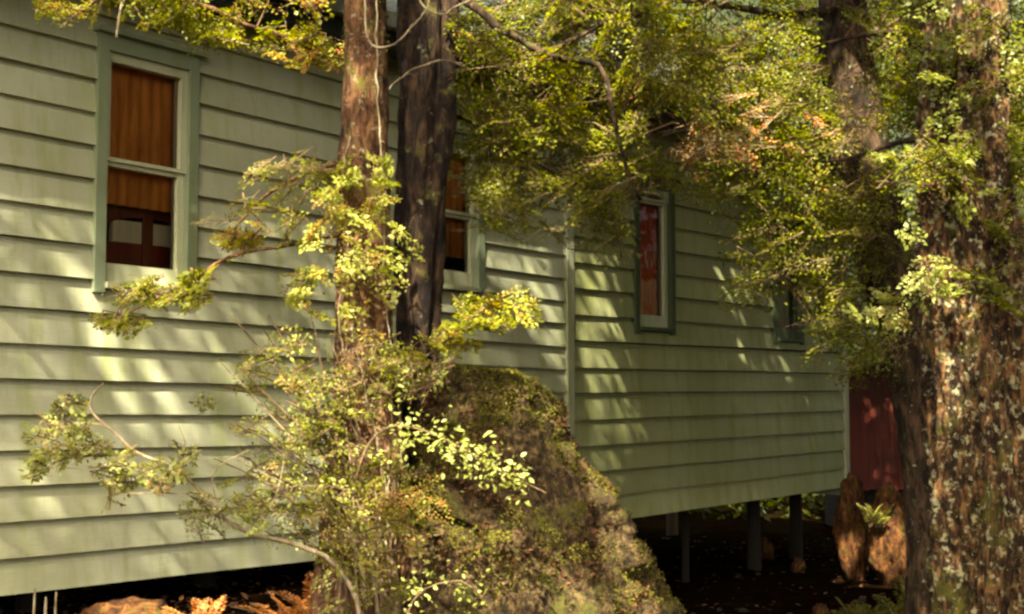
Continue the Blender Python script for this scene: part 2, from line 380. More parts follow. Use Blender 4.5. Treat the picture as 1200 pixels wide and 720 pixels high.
gr = struct(grid('ground', xs, ys, lambda x, y: gh(x, y) if abs(x) < 60 and -60 < y < 60 else (gh(max(-60, min(60, x)), max(-60, min(60, y)))), M['soil']))
# wooded hillside rising behind the house
hx = span(-60, 70, 90); hyy = span(21, 60, 30)
struct(grid('hill', hx, hyy, lambda x, y: -0.6 + 1.05*max(0, (y-21 - 0.15*abs(x-5)*0.3)) * 0.85 + 1.2*noise.noise(Vector((x*.25, y*.25, 1))) + .5*noise.noise(Vector((x, y, 1))), M['hill']))

# ------------------------------------------------------------------ the house
kL = -0.0
dL = vp(1812, 489.5); kL = dL.z/Vector((dL.x, dL.y, 0)).length
dR = vp(1842, 451.5); kR = dR.z/Vector((dR.x, dR.y, 0)).length
def sv(px, py, k):                     # height of a sheared line at u = 0
    u, v = uv(px, py); return v - k*u
uJ = uv(663, 400)[0]; uE = uv(989, 500)[0]; uS = -1.6
bL = sv(0, 697.5, kL); tL = sv(0, 28, kL); pL = (tL-bL)/16
bR = sv(734, 608, kR); tR = sv(708, 312, kR); pR = (tR-bR)/10
eu, ev = uv(400, 58); eu2, ev2 = uv(780, 151)
kE = (ev2-ev)/(eu2-eu); e0 = ev - kE*eu
print('uJ', uJ, 'uE', uE, 'pL', pL, 'pR', pR, 'eave', ev, ev2, 'bottom', bL, bR, kL, kR)
house = thing('weatherboard_house', 'pale green weatherboard house on piles with tall narrow windows behind the trees', 'house')
def win(pxl, pyt, pxr, pyb, k):
    u0 = uv(pxl, pyt, .04)[0]; u1 = uv(pxr, pyb, .04)[0]
    return [u0, u1, sv(pxl, pyb, k), sv(pxl, pyt, k)]
w1 = win(116.5, 40, 230, 343, kL); w1[2] = sv(112, 343, kL)
WW = w1[1]-w1[0]; WH = w1[3]-w1[2]
u2r = uv(568, 300, .04)[0]; w2 = [u2r-WW, u2r, sv(560, 348, kL), sv(560, 165, kL)]
w3 = win(744, 206, 792, 391, kR); w4 = win(906, 266, 943, 403, kR)
print('windows', w1, w2, w3, w4)
WINS = {'L': [w1, w2], 'R': [w3, w4]}
def prof(f, thick):                    # how far a board stands out at fraction f of its exposure
    if f < 0.84: return thick - (thick-0.012)*f/0.84
    if f < 0.88: return 0.012 - 0.011*(f-0.84)/0.04
    return 0.001
def board(name, u0, u1, v0, pitch, k, wins, pm):
    mb = MB(); thick = 0.031 + rnd.uniform(-.002, .003); bow = rnd.uniform(0, 9); tilt = rnd.gauss(0, 0.0016)
    def piece(a, b, va, vb):
        fs = sorted({max(0, min(1, (x-v0)/pitch)) for x in (va, vb)} | {q for q in (0, .45, .84, .88, 1) if va < v0+q*pitch < vb})
        n = max(1, int((b-a)/0.3)); base = len(mb.v); m = len(fs)
        for i in range(n+1):
            u = a + (b-a)*i/n; dz = 0.004*noise.noise(Vector((u*0.8, bow, 0))) + tilt*(u-2)*0.5
            dout = 0.004*noise.noise(Vector((u*1.3, bow, 5)))
            ring = [(v0+f*pitch, prof(f, thick)) for f in fs]
            ring = [(ring[0][0], -0.004)] + ring + [(ring[-1][0], -0.004)]
            for v, o in ring: mb.v.append(tuple(W(u, v + dz + k*u, o + (dout if o > 0 else 0))))
        q = m+2
        for i in range(n):
            for j in range(q-1):
                mb.f.append((base+i*q+j, base+(i+1)*q+j, base+(i+1)*q+j+1, base+i*q+j+1))
        mb.f.append(tuple(base+j for j in range(q))); mb.f.append(tuple(base+n*q+j for j in reversed(range(q))))
    v1 = v0+pitch; cur = u0
    for (a, b, c, d) in sorted(wins):
        a += .012; b -= .012; c += .012; d -= .012
        if c < v1 and d > v0:
            if a > cur: piece(cur, a, v0, v1)
            if c > v0+.012: piece(a, b, v0, c)
            if d < v1-.012: piece(a, b, d, v1)
            cur = b
    if cur < u1: piece(cur, u1, v0, v1)
    return mb.build(name, pm, house)
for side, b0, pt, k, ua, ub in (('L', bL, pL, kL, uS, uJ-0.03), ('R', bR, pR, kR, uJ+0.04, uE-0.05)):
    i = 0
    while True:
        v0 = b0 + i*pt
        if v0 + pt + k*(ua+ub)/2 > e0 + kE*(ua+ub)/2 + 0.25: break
        board('weatherboard', ua, ub, v0, pt, k, WINS[side], M['board'] if side == 'L' else M['shaded_algae']); i += 1
# joint strip and corner board
mb = MB(); mb.wbox(uJ-0.032, uJ+0.042, bR-0.02, e0+0.03, -0.003, 0.042, 0); mb.build('cover_strip', M['board'], house)
mb = MB(); mb.wbox(uE-0.052, uE+0.03, bR-0.01, e0+0.02, -0.02, 0.040, kR); mb.build('corner_board', M['board'], house)
# wall lining (inside) with window openings, floor, back and end walls
for side, k, ua, ub, b0 in (('L', kL, uS, uJ, bL), ('R', kR, uJ, uE, bR)):
    mb = MB(); cur = ua; top = e0 + 0.25
    for a, b, c, d in WINS[side]:
        a += .03; b -= .03; c += .03; d -= .03
        mb.wbox(cur, a, b0+.01, top, -.11, -.006, k); mb.wbox(a, b, b0+.01, c, -.11, -.006, k); mb.wbox(a, b, d, top, -.11, -.006, k); cur = b
    mb.wbox(cur, ub, b0+.01, top, -.11, -.006, k); mb.build('wall_lining', M['lining'], house)
DEP = 4.2
mb = MB(); mb.wbox(uS, uE, bL+0.05, bL+0.14, -DEP, -.115); mb.build('floor', M['timber'], house)
mb = MB(); mb.wbox(uS, uE, bL+0.14, e0+.2, -DEP, -DEP+.1); mb.build('back_wall', M['lining'], house)
for ua in (uS, uE-.1):
    mb = MB(); mb.wbox(ua, ua+.1, bL+.14, e0+.2, -DEP+.102, -.113); mb.build('end_wall', M['lining'], house)
mb = MB(); mb.wbox(uS+.1, uE-.1, e0-0.05, e0-.02, -DEP+.1, -.115); mb.build('ceiling', M['lining'], house)
# bearer, piles
mb = MB(); mb.wbox(uS, uE-.06, bL-0.0, bL+0.045, -.45, -.33); mb.build('bearer', M['lining'], house)
nb_ = 60
for i in range(nb_):
    ub = uS + (uE-uS)*i/nb_; mb = MB(); mb.wbox(ub+.004, ub+(uE-uS)/nb_-.004, -.3, bL+.049, -DEP, -DEP+.02); mb.build('light_block_board', M['lining'], house)  # boards added along the back to block light under the house
for px in (95, 300, 560, 765, 852, 930, 978):
    u = uv(px, 600)[0]; g = W(u, 0, -.39); mb = MB(); r = .06 if px != 852 else .03
    mb.tube([Vector((g.x, g.y, -.2)), Vector((g.x, g.y, .3)), Vector((g.x, g.y, bL-.001))], [r*1.15, r*1.05, r], 10, .05)
    mb.build('pile', M['timber'] if px == 765 else M['pile'], house)
# far row of piles
for i in range(6):
    u = 1+i*1.8; g = W(u, 0, -2.6); mb = MB()
    mb.tube([Vector((g.x, g.y, -.2)), Vector((g.x, g.y, bL+.049))], [.07, .06], 9, .05); mb.build('pile', M['timber'], house)
# windows
def frame_mb(u0, u1, v0, v1, wl, wr, wb, wt, o0, o1, k):
    mb = MB(); mb.wbox(u0, u0+wl, v0, v1, o0, o1, k); mb.wbox(u1-wr, u1, v0, v1, o0, o1, k)
    if wb: mb.wbox(u0+wl, u1-wr, v0, v0+wb, o0, o1-.002, k)
    mb.wbox(u0+wl, u1-wr, v1-wt, v1, o0, o1-.002, k); return mb
def curtain_mb(u0, u1, v0, v1, o, k, folds=10, amp=.012, bottom=None):
    mb = MB(); n = folds*6; V = []; Fc = []
    for i in range(n+1):
        u = u0 + (u1-u0)*i/n; oo = o + amp*math.sin(i/6*2*math.pi) + amp*.6*noise.noise(Vector((u*9, 0, 0)))
        V += [W(u, v0+k*u, oo), W(u, (v0+v1)/2+k*u, oo*1.0+amp*.3), W(u, v1+k*u, oo)]
    for i in range(n): Fc += [(3*i, 3*i+3, 3*i+4, 3*i+1), (3*i+1, 3*i+4, 3*i+5, 3*i+2)]
    mb.add(V, Fc); return mb
def window(wd, k, rail, cur_m, cur_from, cs=.058, st=.024, dark=False):
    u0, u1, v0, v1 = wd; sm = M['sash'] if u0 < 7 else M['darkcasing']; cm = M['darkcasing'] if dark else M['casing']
    fr = frame_mb(u0, u1, v0, v1, cs, cs, 0, .075, -.004, .042, k).build('window', cm, house)
    mb = MB(); mb.wbox(u0-.02, u1+.02, v1+.001, v1+.022, 0.002, .075, k); mb.build('head_flashing', cm, fr)
    sb = 0.092; mb = MB(); mb.wbox(u0+cs+.001, u1-cs-.001, v0+.022, v0+.050, -.05, .06, k); mb.build('sill', cm if dark else sm, fr)
    a0, a1, c0, c1 = u0+cs+.001, u1-cs-.001, v0+.051, v1-.076
    rv = c0 + (c1-c0)*rail
    frame_mb(a0, a1, c0, rv+.010, st, st*1.5, sb, .020, -.045, .005, k).build('lower_sash', sm, fr)
    frame_mb(a0, a1, rv+.011, c1, st, st*1.5, .018, .045, -.04, .022, k).build('upper_sash', sm, fr)
    for (va, vb, oo) in ((c0+sb, rv-.010, -.02), (rv+.029, c1-.045, -.008)):
        mesh('pane', [W(a0+st, va+k*(a0+st), oo), W(a1-st*1.5, va+k*(a1-st*1.5), oo), W(a1-st*1.5, vb+k*(a1-st*1.5), oo), W(a0+st, vb+k*(a0+st), oo)], [(0, 1, 2, 3)], M['glass'], fr)
    cv = c0 + (c1-c0)*cur_from
    curtain_mb(a0-.02, a1+.02, cv, c1+.02, -.08, k, folds=max(4, int(WW*14)), amp=.006).build('curtain', cur_m, fr)
    return fr
f1 = window(w1, kL, .515, M['curtain'], .355)
window(w2, kL, .50, M['curtain'], .22)
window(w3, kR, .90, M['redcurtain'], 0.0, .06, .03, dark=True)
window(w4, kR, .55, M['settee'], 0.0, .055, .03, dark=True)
# eave, fascia, gutter and roof
OV = 0.30
def prism(mb, prof_pts, ua, ub, k=0, seg=1):
    n = len(prof_pts); base = len(mb.v)
    for u in (ua, ub):
        for o, v in prof_pts: mb.v.append(tuple(W(u, v+k*u, o)))
    for j in range(n): mb.f.append((base+j, base+(j+1) % n, base+n+(j+1) % n, base+n+j))
    mb.f.append(tuple(base+j for j in reversed(range(n)))); mb.f.append(tuple(base+n+j for j in range(n)))
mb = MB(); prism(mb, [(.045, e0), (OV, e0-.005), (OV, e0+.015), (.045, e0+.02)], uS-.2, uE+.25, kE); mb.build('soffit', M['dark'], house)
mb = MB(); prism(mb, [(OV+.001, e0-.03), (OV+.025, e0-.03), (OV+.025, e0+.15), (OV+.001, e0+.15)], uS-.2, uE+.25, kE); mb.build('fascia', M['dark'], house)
mb = MB(); prism(mb, [(OV+.026, e0+.06), (OV+.10, e0+.06), (OV+.12, e0+.14), (OV+.112, e0+.145), (OV+.094, e0+.07), (OV+.026, e0+.07)], uS-.2, uE+.25, kE); mb.build('gutter', M['gutter'], house)
mb = MB(); n = 400; V = []; Fc = []
for i in range(n+1):
    u = uS-.25 + (uE-uS+.55)*i/n; z = .009*math.sin(i*2*math.pi/5.0)
    V += [W(u, e0+kE*u+.16+z, OV+.07), W(u, e0+kE*u+1.5+z, -DEP/2), W(u, e0+kE*u+.16+z, -DEP-OV)]
for i in range(n): Fc += [(3*i, 3*i+1, 3*i+4, 3*i+3), (3*i+1, 3*i+2, 3*i+5, 3*i+4)]
mb.add(V, Fc); mb.build('roof', M['roof'], house, True)
for ua in (uS, uE-.1):
    mb = MB(); prism(mb, [(-.0, e0+.021), (-DEP, e0+.021), (-DEP/2, e0+1.42)], ua, ua+.1, kE); mb.build('gable', M['board'], house)
mb = MB()
for j in range(17):
    v = bR + j*.17; mb.hexa([W(uE+.002+dz_, v+zz, oo) for zz, dz_ in ((0, 0), (.17, 0)) for dz_, oo in ((0, -DEP), (.025 if zz == 0 else .008, -DEP), (.025 if zz == 0 else .008, -.03), (0, -.03))])
stuff(mb.build('end_cladding', M['board'], house))

# settee seen through the lower pane of the first window
st = thing('wooden_settee', 'dark wooden settee with pale cushions seen through the left window', 'settee')
a0 = uv(120, 250, -.15)[0]; a1 = uv(222, 250, -.15)[0]; um = uv(170, 270, -.15)[0]; vt = uv(168, 234, -.13)[1]; fl = bL+.14
fl_ = fl + .002
mb = MB(); seg = 14; Vt = []
for i in range(seg+1):
    u = a0 + (a1-a0)*i/seg; x = (i/seg-.5)*2; z = vt - .05*x*x
    Vt.append((u, z))
for (ua, za), (ub, zb) in zip(Vt, Vt[1:]):
    mb.hexa([W(ua, za-.09, -.17), W(ub, zb-.09, -.17), W(ub, zb-.09, -.13), W(ua, za-.09, -.13), W(ua, za, -.17), W(ub, zb, -.17), W(ub, zb, -.13), W(ua, za, -.13)])
mb.build('top_rail', M['settee'], st)
mb = MB(); mb.wbox(um-.03, um+.03, fl_+.40, vt-.091, -.17, -.125); mb.build('centre_post', M['settee'], st)
vc = uv(168, 287, -.15)[1]
for ua, ub in ((a0+.05, um-.032), (um+.032, a1-.05)):
    mb = MB(); mb.wbox(ua, ub, vc, vt-.115, -.165, -.135); mb.build('cushion', M['cushion'], st)
mb = MB(); mb.wbox(a0+.01, a1-.01, fl_+.401, vc-.002, -.165, -.135); mb.build('lower_rail', M['settee'], st)
mb = MB(); mb.wbox(a0, a1, fl_+.36, fl_+.40, -.62, -.12); mb.build('seat', M['settee'], st)
for ua in (a0+.02, a1-.07):
    for oo in (-.17, -.61):
        mb = MB(); mb.wbox(ua, ua+.05, fl_, fl_+.359, oo, oo+.05); mb.build('leg', M['settee'], st)

# ------------------------------------------------------------------ red shed beyond the corner
shed = thing('garden_shed', 'small dark red board shed glimpsed beyond the corner of the house', 'shed')
YS = 15.2; xa = P(991, 500, YS).x; xb = P(1120, 500, YS).x; zt = P(1020, 432, YS).z; nb = 15
for i in range(nb):
    wdt = (xb-xa)/nb; mb = MB(); mb.box((xa+wdt*(i+.5), YS + rnd.uniform(-.003, .003), zt/2+.25), (wdt-.004, .03, zt-.50+rnd.uniform(-.02, .02)), 0)
    mb.build('plank', M['red'], shed)
mb = MB(); mb.box(((xa+xb)/2, YS+.6, zt/2), (xb-xa-.04, 1.1, zt-.05)); mb.build('shed_body', M['pile'], shed)
mb = MB(); mb.box(((xa+xb)/2, YS+.5, zt+.05), (xb-xa+.3, 1.6, .05)); mb.build('roof', M['dark'], shed)

# ------------------------------------------------------------------ rocks, stones
def rock(name, label, px, py, Y, wpx, hpx, m, group=None, seed=0, cat='rock', gz=None):
    c = P(px, py, Y); r = wpx/F*Y/2; h = hpx/F*Y/2; g_ = gh(c.x, c.y)
    if hpx > 60: top_ = c.z+h; h = (top_-g_+.05)/2; c.z = top_-h
    elif Y > 6: c.z = g_ + h*.45
    bm = bmesh.new(); bmesh.ops.create_icosphere(bm, subdivisions=4, radius=1)
    for v in bm.verts:
        q = v.co*1.3 + Vector((seed*5.7, seed, 3)); f = 1 + .28*noise.noise(q) + .20*abs(noise.noise(q*2.2)) - .35*abs(noise.noise(q*1.4+Vector((3, 1, 8)))) + .09*noise.noise(q*5) + .05*noise.noise(q*13)
        v.co = v.co*f
        v.co = Vector((v.co.x*r, v.co.y*r*.8, v.co.z*h))
    me = bpy.data.meshes.new(name); bm.to_mesh(me); bm.free(); me.materials.append(m)
    me.polygons.foreach_set('use_smooth', [True]*len(me.polygons))
    o = link(bpy.data.objects.new(name, me)); o.location = c; return tag(o, label, cat, group)
rock('rock', 'flat brown rock in dry leaves under the left wall edge', 150, 724, 5.75, 100, 40, M['tanrock'], seed=1)
rock('rock', 'tan rock at the foot of the red shed', 1046, 622, 11.0, 56, 100, M['tanrock'], seed=3)
rock('rock', 'upright tan rock under the far corner of the house', 1000, 606, 11.4, 44, 84, M['tanrock'], seed=4)
rock('rock', 'small orange rock on the dark ground under the far end of the house', 893, 588, 13.0, 24, 34, M['tanrock'], seed=5)
rock('rock', 'small brown stone in the dark beneath the house', 935, 622, 12.0, 16, 22, M['tanrock'], seed=6)
rock('rock', 'round brown stone on the dark ground near the rough trunk', 962, 676, 9.6, 20, 20, M['tanrock'], seed=7)
for i, (px, py, s_) in enumerate(((812, 706, 9), (843, 700, 8), (870, 699, 14), (925, 703, 10), (836, 648, 7), (865, 632, 9), (888, 640, 8), (1010, 690, 12), (1050, 700, 14), (780, 712, 8))):
    Y = min(11.8, 1.45*F/(py-462)); rock('pebble', 'small dark pebble on the ground beside the house', px, py, Y, s_*.8, s_*.55, M['pile'], 'pebbles on the dark ground', 10+i, 'stone')


# ------------------------------------------------------------------ trees near the camera
def pt(px, py, Y): return P(px, py, Y)
def half(wpx, Y): return wpx/F*Y/2
def trunk(name_parent, spec, Y, m, top, **kw):
    pts = []; rad = []
    for (px, py, wd) in spec:
        y = Y
        if isinstance(px, tuple): px, y = px
        pts.append(P(px, py, y)); rad.append(half(wd, y))
    for (p, r) in top: pts.insert(0, Vector(p)); rad.insert(0, r)
    V, Fc = bark_tube(pts, rad, **kw); return mesh('trunk', V, Fc, m, name_parent, True)

# slender left trunk
tA = thing('beech_tree', 'slender reddish beech trunk wrapped in vines, left of the dark trunk', 'tree')
trunk(tA, [(427, -80, 53), (428, 0, 51), (428, 100, 50), (427, 200, 52), (427, 300, 56), (426, 400, 62), (428, 480, 74), (432, 560, 92), (436, 650, 112), (440, 780, 140), (445, 980, 190)], 4.6, M['barkA'],
      [((-.50, 4.6, 5.0), .075), ((-.6, 4.4, 7.8), .06), ((-.9, 4.0, 9.5), .03)], n=44, amp=.16, seed=1, flute=.06, nflute=4)
# dark trunk
tB = thing('beech_tree', 'dark fissured beech trunk beside the slender vine-wrapped trunk', 'tree')
trunk(tB, [(500, -80, 74), (501, 0, 68), (501, 60, 64), (497, 150, 58), (493, 240, 52), (491, 320, 46), (491, 390, 42), (487, 450, 42), (482, 520, 48), (478, 600, 64), (470, 700, 90), (465, 980, 140)], 4.85, M['barkB'],
      [((-.31, 4.85, 4.6), .11), ((-.2, 4.6, 7.5), .09), ((.1, 4.1, 9.5), .04)], n=48, amp=.20, seed=2, flute=.10, nflute=5)
# right rough trunk
tC = thing('beech_tree', 'thick lichened rough trunk at the right edge', 'tree')
trunk(tC, [(1128, -80, 84), (1128, 60, 84), (1130, 200, 90), (1138, 300, 102), (1150, 400, 112), (1157, 520, 112), (1162, 640, 114), (1165, 760, 126), (1165, 1040, 230)], 4.1, M['barkC'],
      [((1.36, 4.1, 5.0), .11), ((1.6, 3.7, 7.8), .08), ((1.5, 3.2, 9.5), .04)], n=120, amp=.22, seed=3, flute=.10, nflute=7, step=.012)
# leaning shaded trunk
tD = thing('beech_tree', 'leaning shaded trunk between the house corner and the rough right trunk', 'tree')
trunk(tD, [(980, -80, 50), (987, 0, 52), (993, 80, 60), (1003, 160, 68), (1020, 240, 72), (1038, 310, 66), (1058, 390, 50), (1071, 470, 44), (1081, 560, 42), (1090, 660, 50), (1095, 850, 80)], 6.6, M['barkD'],
      [((1.50, 6.6, 5.4), .09), ((1.5, 6.4, 8.0), .07), ((1.7, 5.8, 10.0), .03)], n=44, amp=.14, seed=4)

# the big mossy stump
stm = thing('mossy_stump', 'large mossy rotten stump sloping down to the right beside the dark trunk', 'stump')
Y = 4.7
SIL = [(430, 540, 572), (436, 518, 600), (446, 508, 618), (458, 502, 636), (472, 498, 650), (500, 492, 662), (540, 486, 680), (580, 480, 712), (620, 474, 738), (660, 466, 762), (700, 458, 782), (760, 446, 806), (840, 430, 835), (980, 410, 880)]
def sil(y):
    for (a, l0, r0), (b, l1, r1) in zip(SIL, SIL[1:]):
        if y <= b: t = (y-a)/(b-a); return l0+(l1-l0)*t, r0+(r1-r0)*t
    return SIL[-1][1:]
V = []; Fc = []; n_ = 150; rows = 190
for i in range(rows+1):
    y = 430 + 550*(i/rows)**1.1; l, r = sil(y); c = P((l+r)/2, y, Y); hw = half(r-l, Y)
    for j in range(n_):
        th = 2*math.pi*j/n_; x, yy = math.cos(th), math.sin(th)
        q = Vector((x*hw, yy*hw*.8, c.z))
        f = .045*noise.noise(q*4) + .045*noise.noise(q*11) + .03*noise.noise(q*26) + .03*(1-3*abs(noise.noise(Vector((q.x*14, q.y*14, q.z*5)))))
        dg = q.x*3.2 + q.z*2.6 + .9*noise.noise(q*3)              # furrows running down to the right
        cre = max(0, 1 - abs(((dg*1.25) % 1) - .5)*5.5); f -= .15*cre*max(0, min(1, .45+1.6*noise.noise(q*2.3+Vector((4, 0, 0)))))
        f -= .05*max(0, 1 - abs(noise.noise(Vector((q.x*9, q.y*9, q.z*3))))*5)
        s_ = 1 + f/max(hw, .16)*.75 if i > 3 else 1 + f*.8
        V.append(Vector((c.x + x*hw*s_, c.y + yy*hw*.8*s_, c.z + (.03*noise.noise(q*9) if i < 20 else 0))))
for i in range(rows):
    for j in range(n_):
        q = i*n_; Fc.append((q+n_+j, q+n_+(j+1) % n_, q+(j+1) % n_, q+j))
k = len(V); topc = sum((V[i] for i in range(n_)), Vector())/n_
V2 = V + [topc + Vector((0, 0, .015))]; Fc += [(k, i, (i+1) % n_) for i in range(n_)]
stump_o = mesh('stump_wood', V2, Fc, M['stump'], stm, True)
stump_v = V

def surf_tufts(LV, verts, cam_side, n, leaf, tone, nscale=3.0, thr=-0.05, spr=.5):
    """moss leaflets standing off a displaced surface"""
    V = np.array([tuple(v) for v in verts]); idx = rng.integers(0, len(V), n)
    p = V[idx]; c = np.array(cam_side)
    keep = np.array([noise.noise(Vector(q)*nscale) > thr for q in p]); p = p[keep]; k = len(p)
    p = p + rng.normal(0, .004, (k, 3)); a = rng.normal(0, 1, (k, 3)) + np.array([0, -.6, .2]); nrm = rng.normal(0, 1, (k, 3))
    l = leaf*rng.uniform(.5, 1.4, k)
    tn = tone + np.array([.25*noise.noise(Vector(q)*9) for q in p]) + rng.normal(0, .1, k)
    LV.add(p, a, nrm, l, l*.5, tn)
def verts_of(o): return [v.co.copy() for v in o.data.vertices]
front = [v for v in stump_v if v.z > .45]
mo = Leaves(); surf_tufts(mo, front, 0, 95000, .010, .56, 5, .02); mo.build('moss', M['moss'], stm)
mo = Leaves(); surf_tufts(mo, front, 0, 26000, .020, .40, 6, .10); mo.build('caught_leaves', M['litter'], stm)
for t_, n1, nsc, thr in ((tA, 9000, 3.5, .1), (tB, 6000, 3, .16), (tC, 9000, 4, .14), (tD, 4000, 3, .15)):
    tr_ = [c for c in t_.children if c.name.startswith('trunk')][0]
    mo = Leaves(); surf_tufts(mo, [v for v in verts_of(tr_) if .5 < v.z < 3.4], 0, n1, .010, .5, nsc, thr); mo.build('moss', M['moss'], tr_)

# branches of the four trees, with their leaves
def tree_parts(tree, lv, tw, br=None, m='beech', bm_='barkD'):
    if br is not None and br.v: br.build('branch', M[bm_], tree, True)
    if tw is not None and tw.v: stuff(tw.build('twigs', M['twig'], tree))
    if lv.p: lv.build('foliage', M[m], tree, keep=thin_gaps)
def one_branch(tree, pts, r0, r1, bm_='barkD', n=8, name='branch'):
    mb = MB(); p = branch(mb, pts, r0, r1, n); mb.build(name, M[bm_], tree, True); return p

# --- tree B: canopy to the right of the dark trunk
lv, tw = Leaves(), MB(); an = []
an += one_branch(tB, [(515, -20, 4.85), (560, 10, 4.8), (595, 38, 4.75), (640, 65, 4.75), (700, 78, 4.8), (716, 110, 4.8), (724, 160, 4.85), (738, 205, 4.9), (752, 232, 4.95)], .017, .006)
an += one_branch(tB, [(525, 90, 4.85), (555, 80, 4.8), (590, 82, 4.8), (630, 100, 4.85)], .012, .004)
an += one_branch(tB, [(640, 65, 4.75), (700, 30, 4.9), (780, 5, 5.1), (830, -20, 5.2)], .010, .005)
an += one_branch(tB, [(515, 130, 4.9), (570, 150, 5.1), (640, 200, 5.2), (700, 240, 5.2), (750, 285, 5.3)], .009, .003)
for args in ((600, 30, 75, 60, 5.1, .4, 75), (700, 30, 80, 70, 5.2, .4, 85), (610, 130, 70, 55, 5.2, .3, 62), (700, 140, 70, 55, 5.2, .3, 62), (640, 215, 75, 28, 5.2, .3, 34),
             (715, 215, 55, 30, 5.2, .3, 24), (570, 190, 35, 40, 5.2, .2, 20), (700, 275, 60, 18, 5.2, .2, 11), (790, 60, 60, 60, 5.3, .4, 60), (590, 250, 40, 14, 5.2, .2, 7)):
    cx, cy, rx, ry, yy, dy, n = args; blob(lv, tw, cx, cy, rx, ry, yy, dy, n, tone=.42, anchors=an)
tree_parts(tB, lv, tw)
# --- tree C and D: upper right canopy
lv, tw = Leaves(), MB(); an = []
an += one_branch(tD, [(990, 10, 6.6), (960, 14, 6.4), (920, 18, 6.2), (870, 10, 6.1), (820, 4, 6.0), (760, -6, 6.0)], .024, .010)
an += one_branch(tD, [(900, 16, 6.15), (880, 42, 6.1), (850, 68, 6.0), (820, 85, 6.0)], .008, .003)
an += one_branch(tD, [(1000, 150, 6.6), (950, 165, 6.4), (890, 175, 6.2), (840, 190, 6.1)], .013, .004)
an += one_branch(tD, [(1015, 230, 6.5), (960, 250, 6.3), (910, 280, 6.2), (870, 320, 6.1)], .012, .003)
an += one_branch(tD, [(1040, 330, 6.5), (1000, 360, 6.3), (960, 372, 6.2), (920, 385, 6.1)], .009, .003)
for args in ((840, 110, 55, 60, 6.2, .4, 50), (900, 70, 60, 70, 6.2, .4, 70), (870, 190, 70, 38, 6.2, .4, 42), (930, 150, 60, 60, 6.2, .3, 55), (940, 250, 75, 40, 6.2, .3, 52),
             (895, 295, 40, 40, 6.2, .2, 20), (975, 320, 50, 50, 6.3, .3, 30), (1005, 410, 36, 28, 6.2, .2, 16), (800, 200, 50, 18, 6.1, .2, 14), (985, 395, 26, 22, 6.2, .2, 5), (1010, 250, 40, 60, 6.2, .2, 25)):
    cx, cy, rx, ry, yy, dy, n = args; blob(lv, tw, cx, cy, rx, ry, yy, dy, n, tone=.34, leaf=.019, L=.30, anchors=an)
tree_parts(tD, lv, tw)
lv, tw = Leaves(), MB()
for args in ((850, 172, 60, 22, 5.6, .15, 12), (885, 130, 22, 30, 5.6, .1, 5), (815, 160, 40, 16, 5.6, .15, 7), (985, 150, 25, 30, 5.9, .1, 5)):
    cx, cy, rx, ry, yy, dy, n = args; blob(lv, tw, cx, cy, rx, ry, yy, dy, n, tone=.72, leaf=.016, L=.2, thin=.5)
stuff(tw.build('dead_twigs', M['vine'], tD)); lv.build('dead_foliage', M['dry'], tD, keep=thin_gaps)
lv, tw = Leaves(), MB(); an = []
an += one_branch(tC, [(1110, 160, 4.1), (1060, 165, 4.2), (1010, 180, 4.3), (960, 190, 4.4)], .013, .004)
an += one_branch(tC, [(1140, 60, 4.1), (1080, 40, 4.4), (1010, 40, 4.6), (950, 60, 4.7)], .014, .004)
an += one_branch(tC, [(1150, 100, 4.1), (1190, 60, 4.2), (1240, 40, 4.3)], .013, .004)
an += one_branch(tC, [(1160, 260, 4.1), (1200, 280, 4.0), (1250, 300, 4.0)], .010, .004)
for args in ((1060, 50, 60, 60, 4.8, .4, 34), (1140, 60, 80, 80, 4.5, .7, 58), (1180, 190, 40, 90, 4.4, .5, 44), (1070, 140, 60, 50, 4.7, .3, 26), (1180, 330, 30, 60, 4.3, .4, 16), (1110, 190, 50, 25, 3.9, .1, 10)):
    cx, cy, rx, ry, yy, dy, n = args; blob(lv, tw, cx, cy, rx, ry, yy, dy, n, tone=.40, anchors=an, L=.22)
tree_parts(tC, lv, tw)
lv = Leaves()
for args in ((1082, 185, 60, 14, 3.95, .1, 12), (1072, 290, 10, 60, 4.0, .1, 6), (1120, 330, 28, 22, 3.85, .05, 6), (1050, 345, 30, 8, 4.1, .1, 3), (1032, 378, 36, 14, 4.3, .1, 8)):
    cx, cy, rx, ry, yy, dy, n = args; blob(lv, None, cx, cy, rx, ry, yy, dy, n, tone=.5, leaf=.018, L=.10, thin=.6, flat=1.2)
for args in ((1110, 40, 50, 45, 4.0, .12, 14), (1120, 120, 45, 40, 3.95, .1, 9), (1150, 250, 50, 30, 3.9, .1, 4), (1185, 120, 25, 80, 4.1, .2, 14), (1180, 330, 22, 60, 3.95, .1, 5), (1070, 230, 20, 30, 4.1, .1, 3)):
    cx, cy, rx, ry, yy, dy, n = args; blob(lv, None, cx, cy, rx, ry, yy, dy, n, tone=.12, leaf=.017, L=.14, flat=1.2, thin=.6, tvar=.2)
lv.build('climber_leaves', M['pale'], tC)

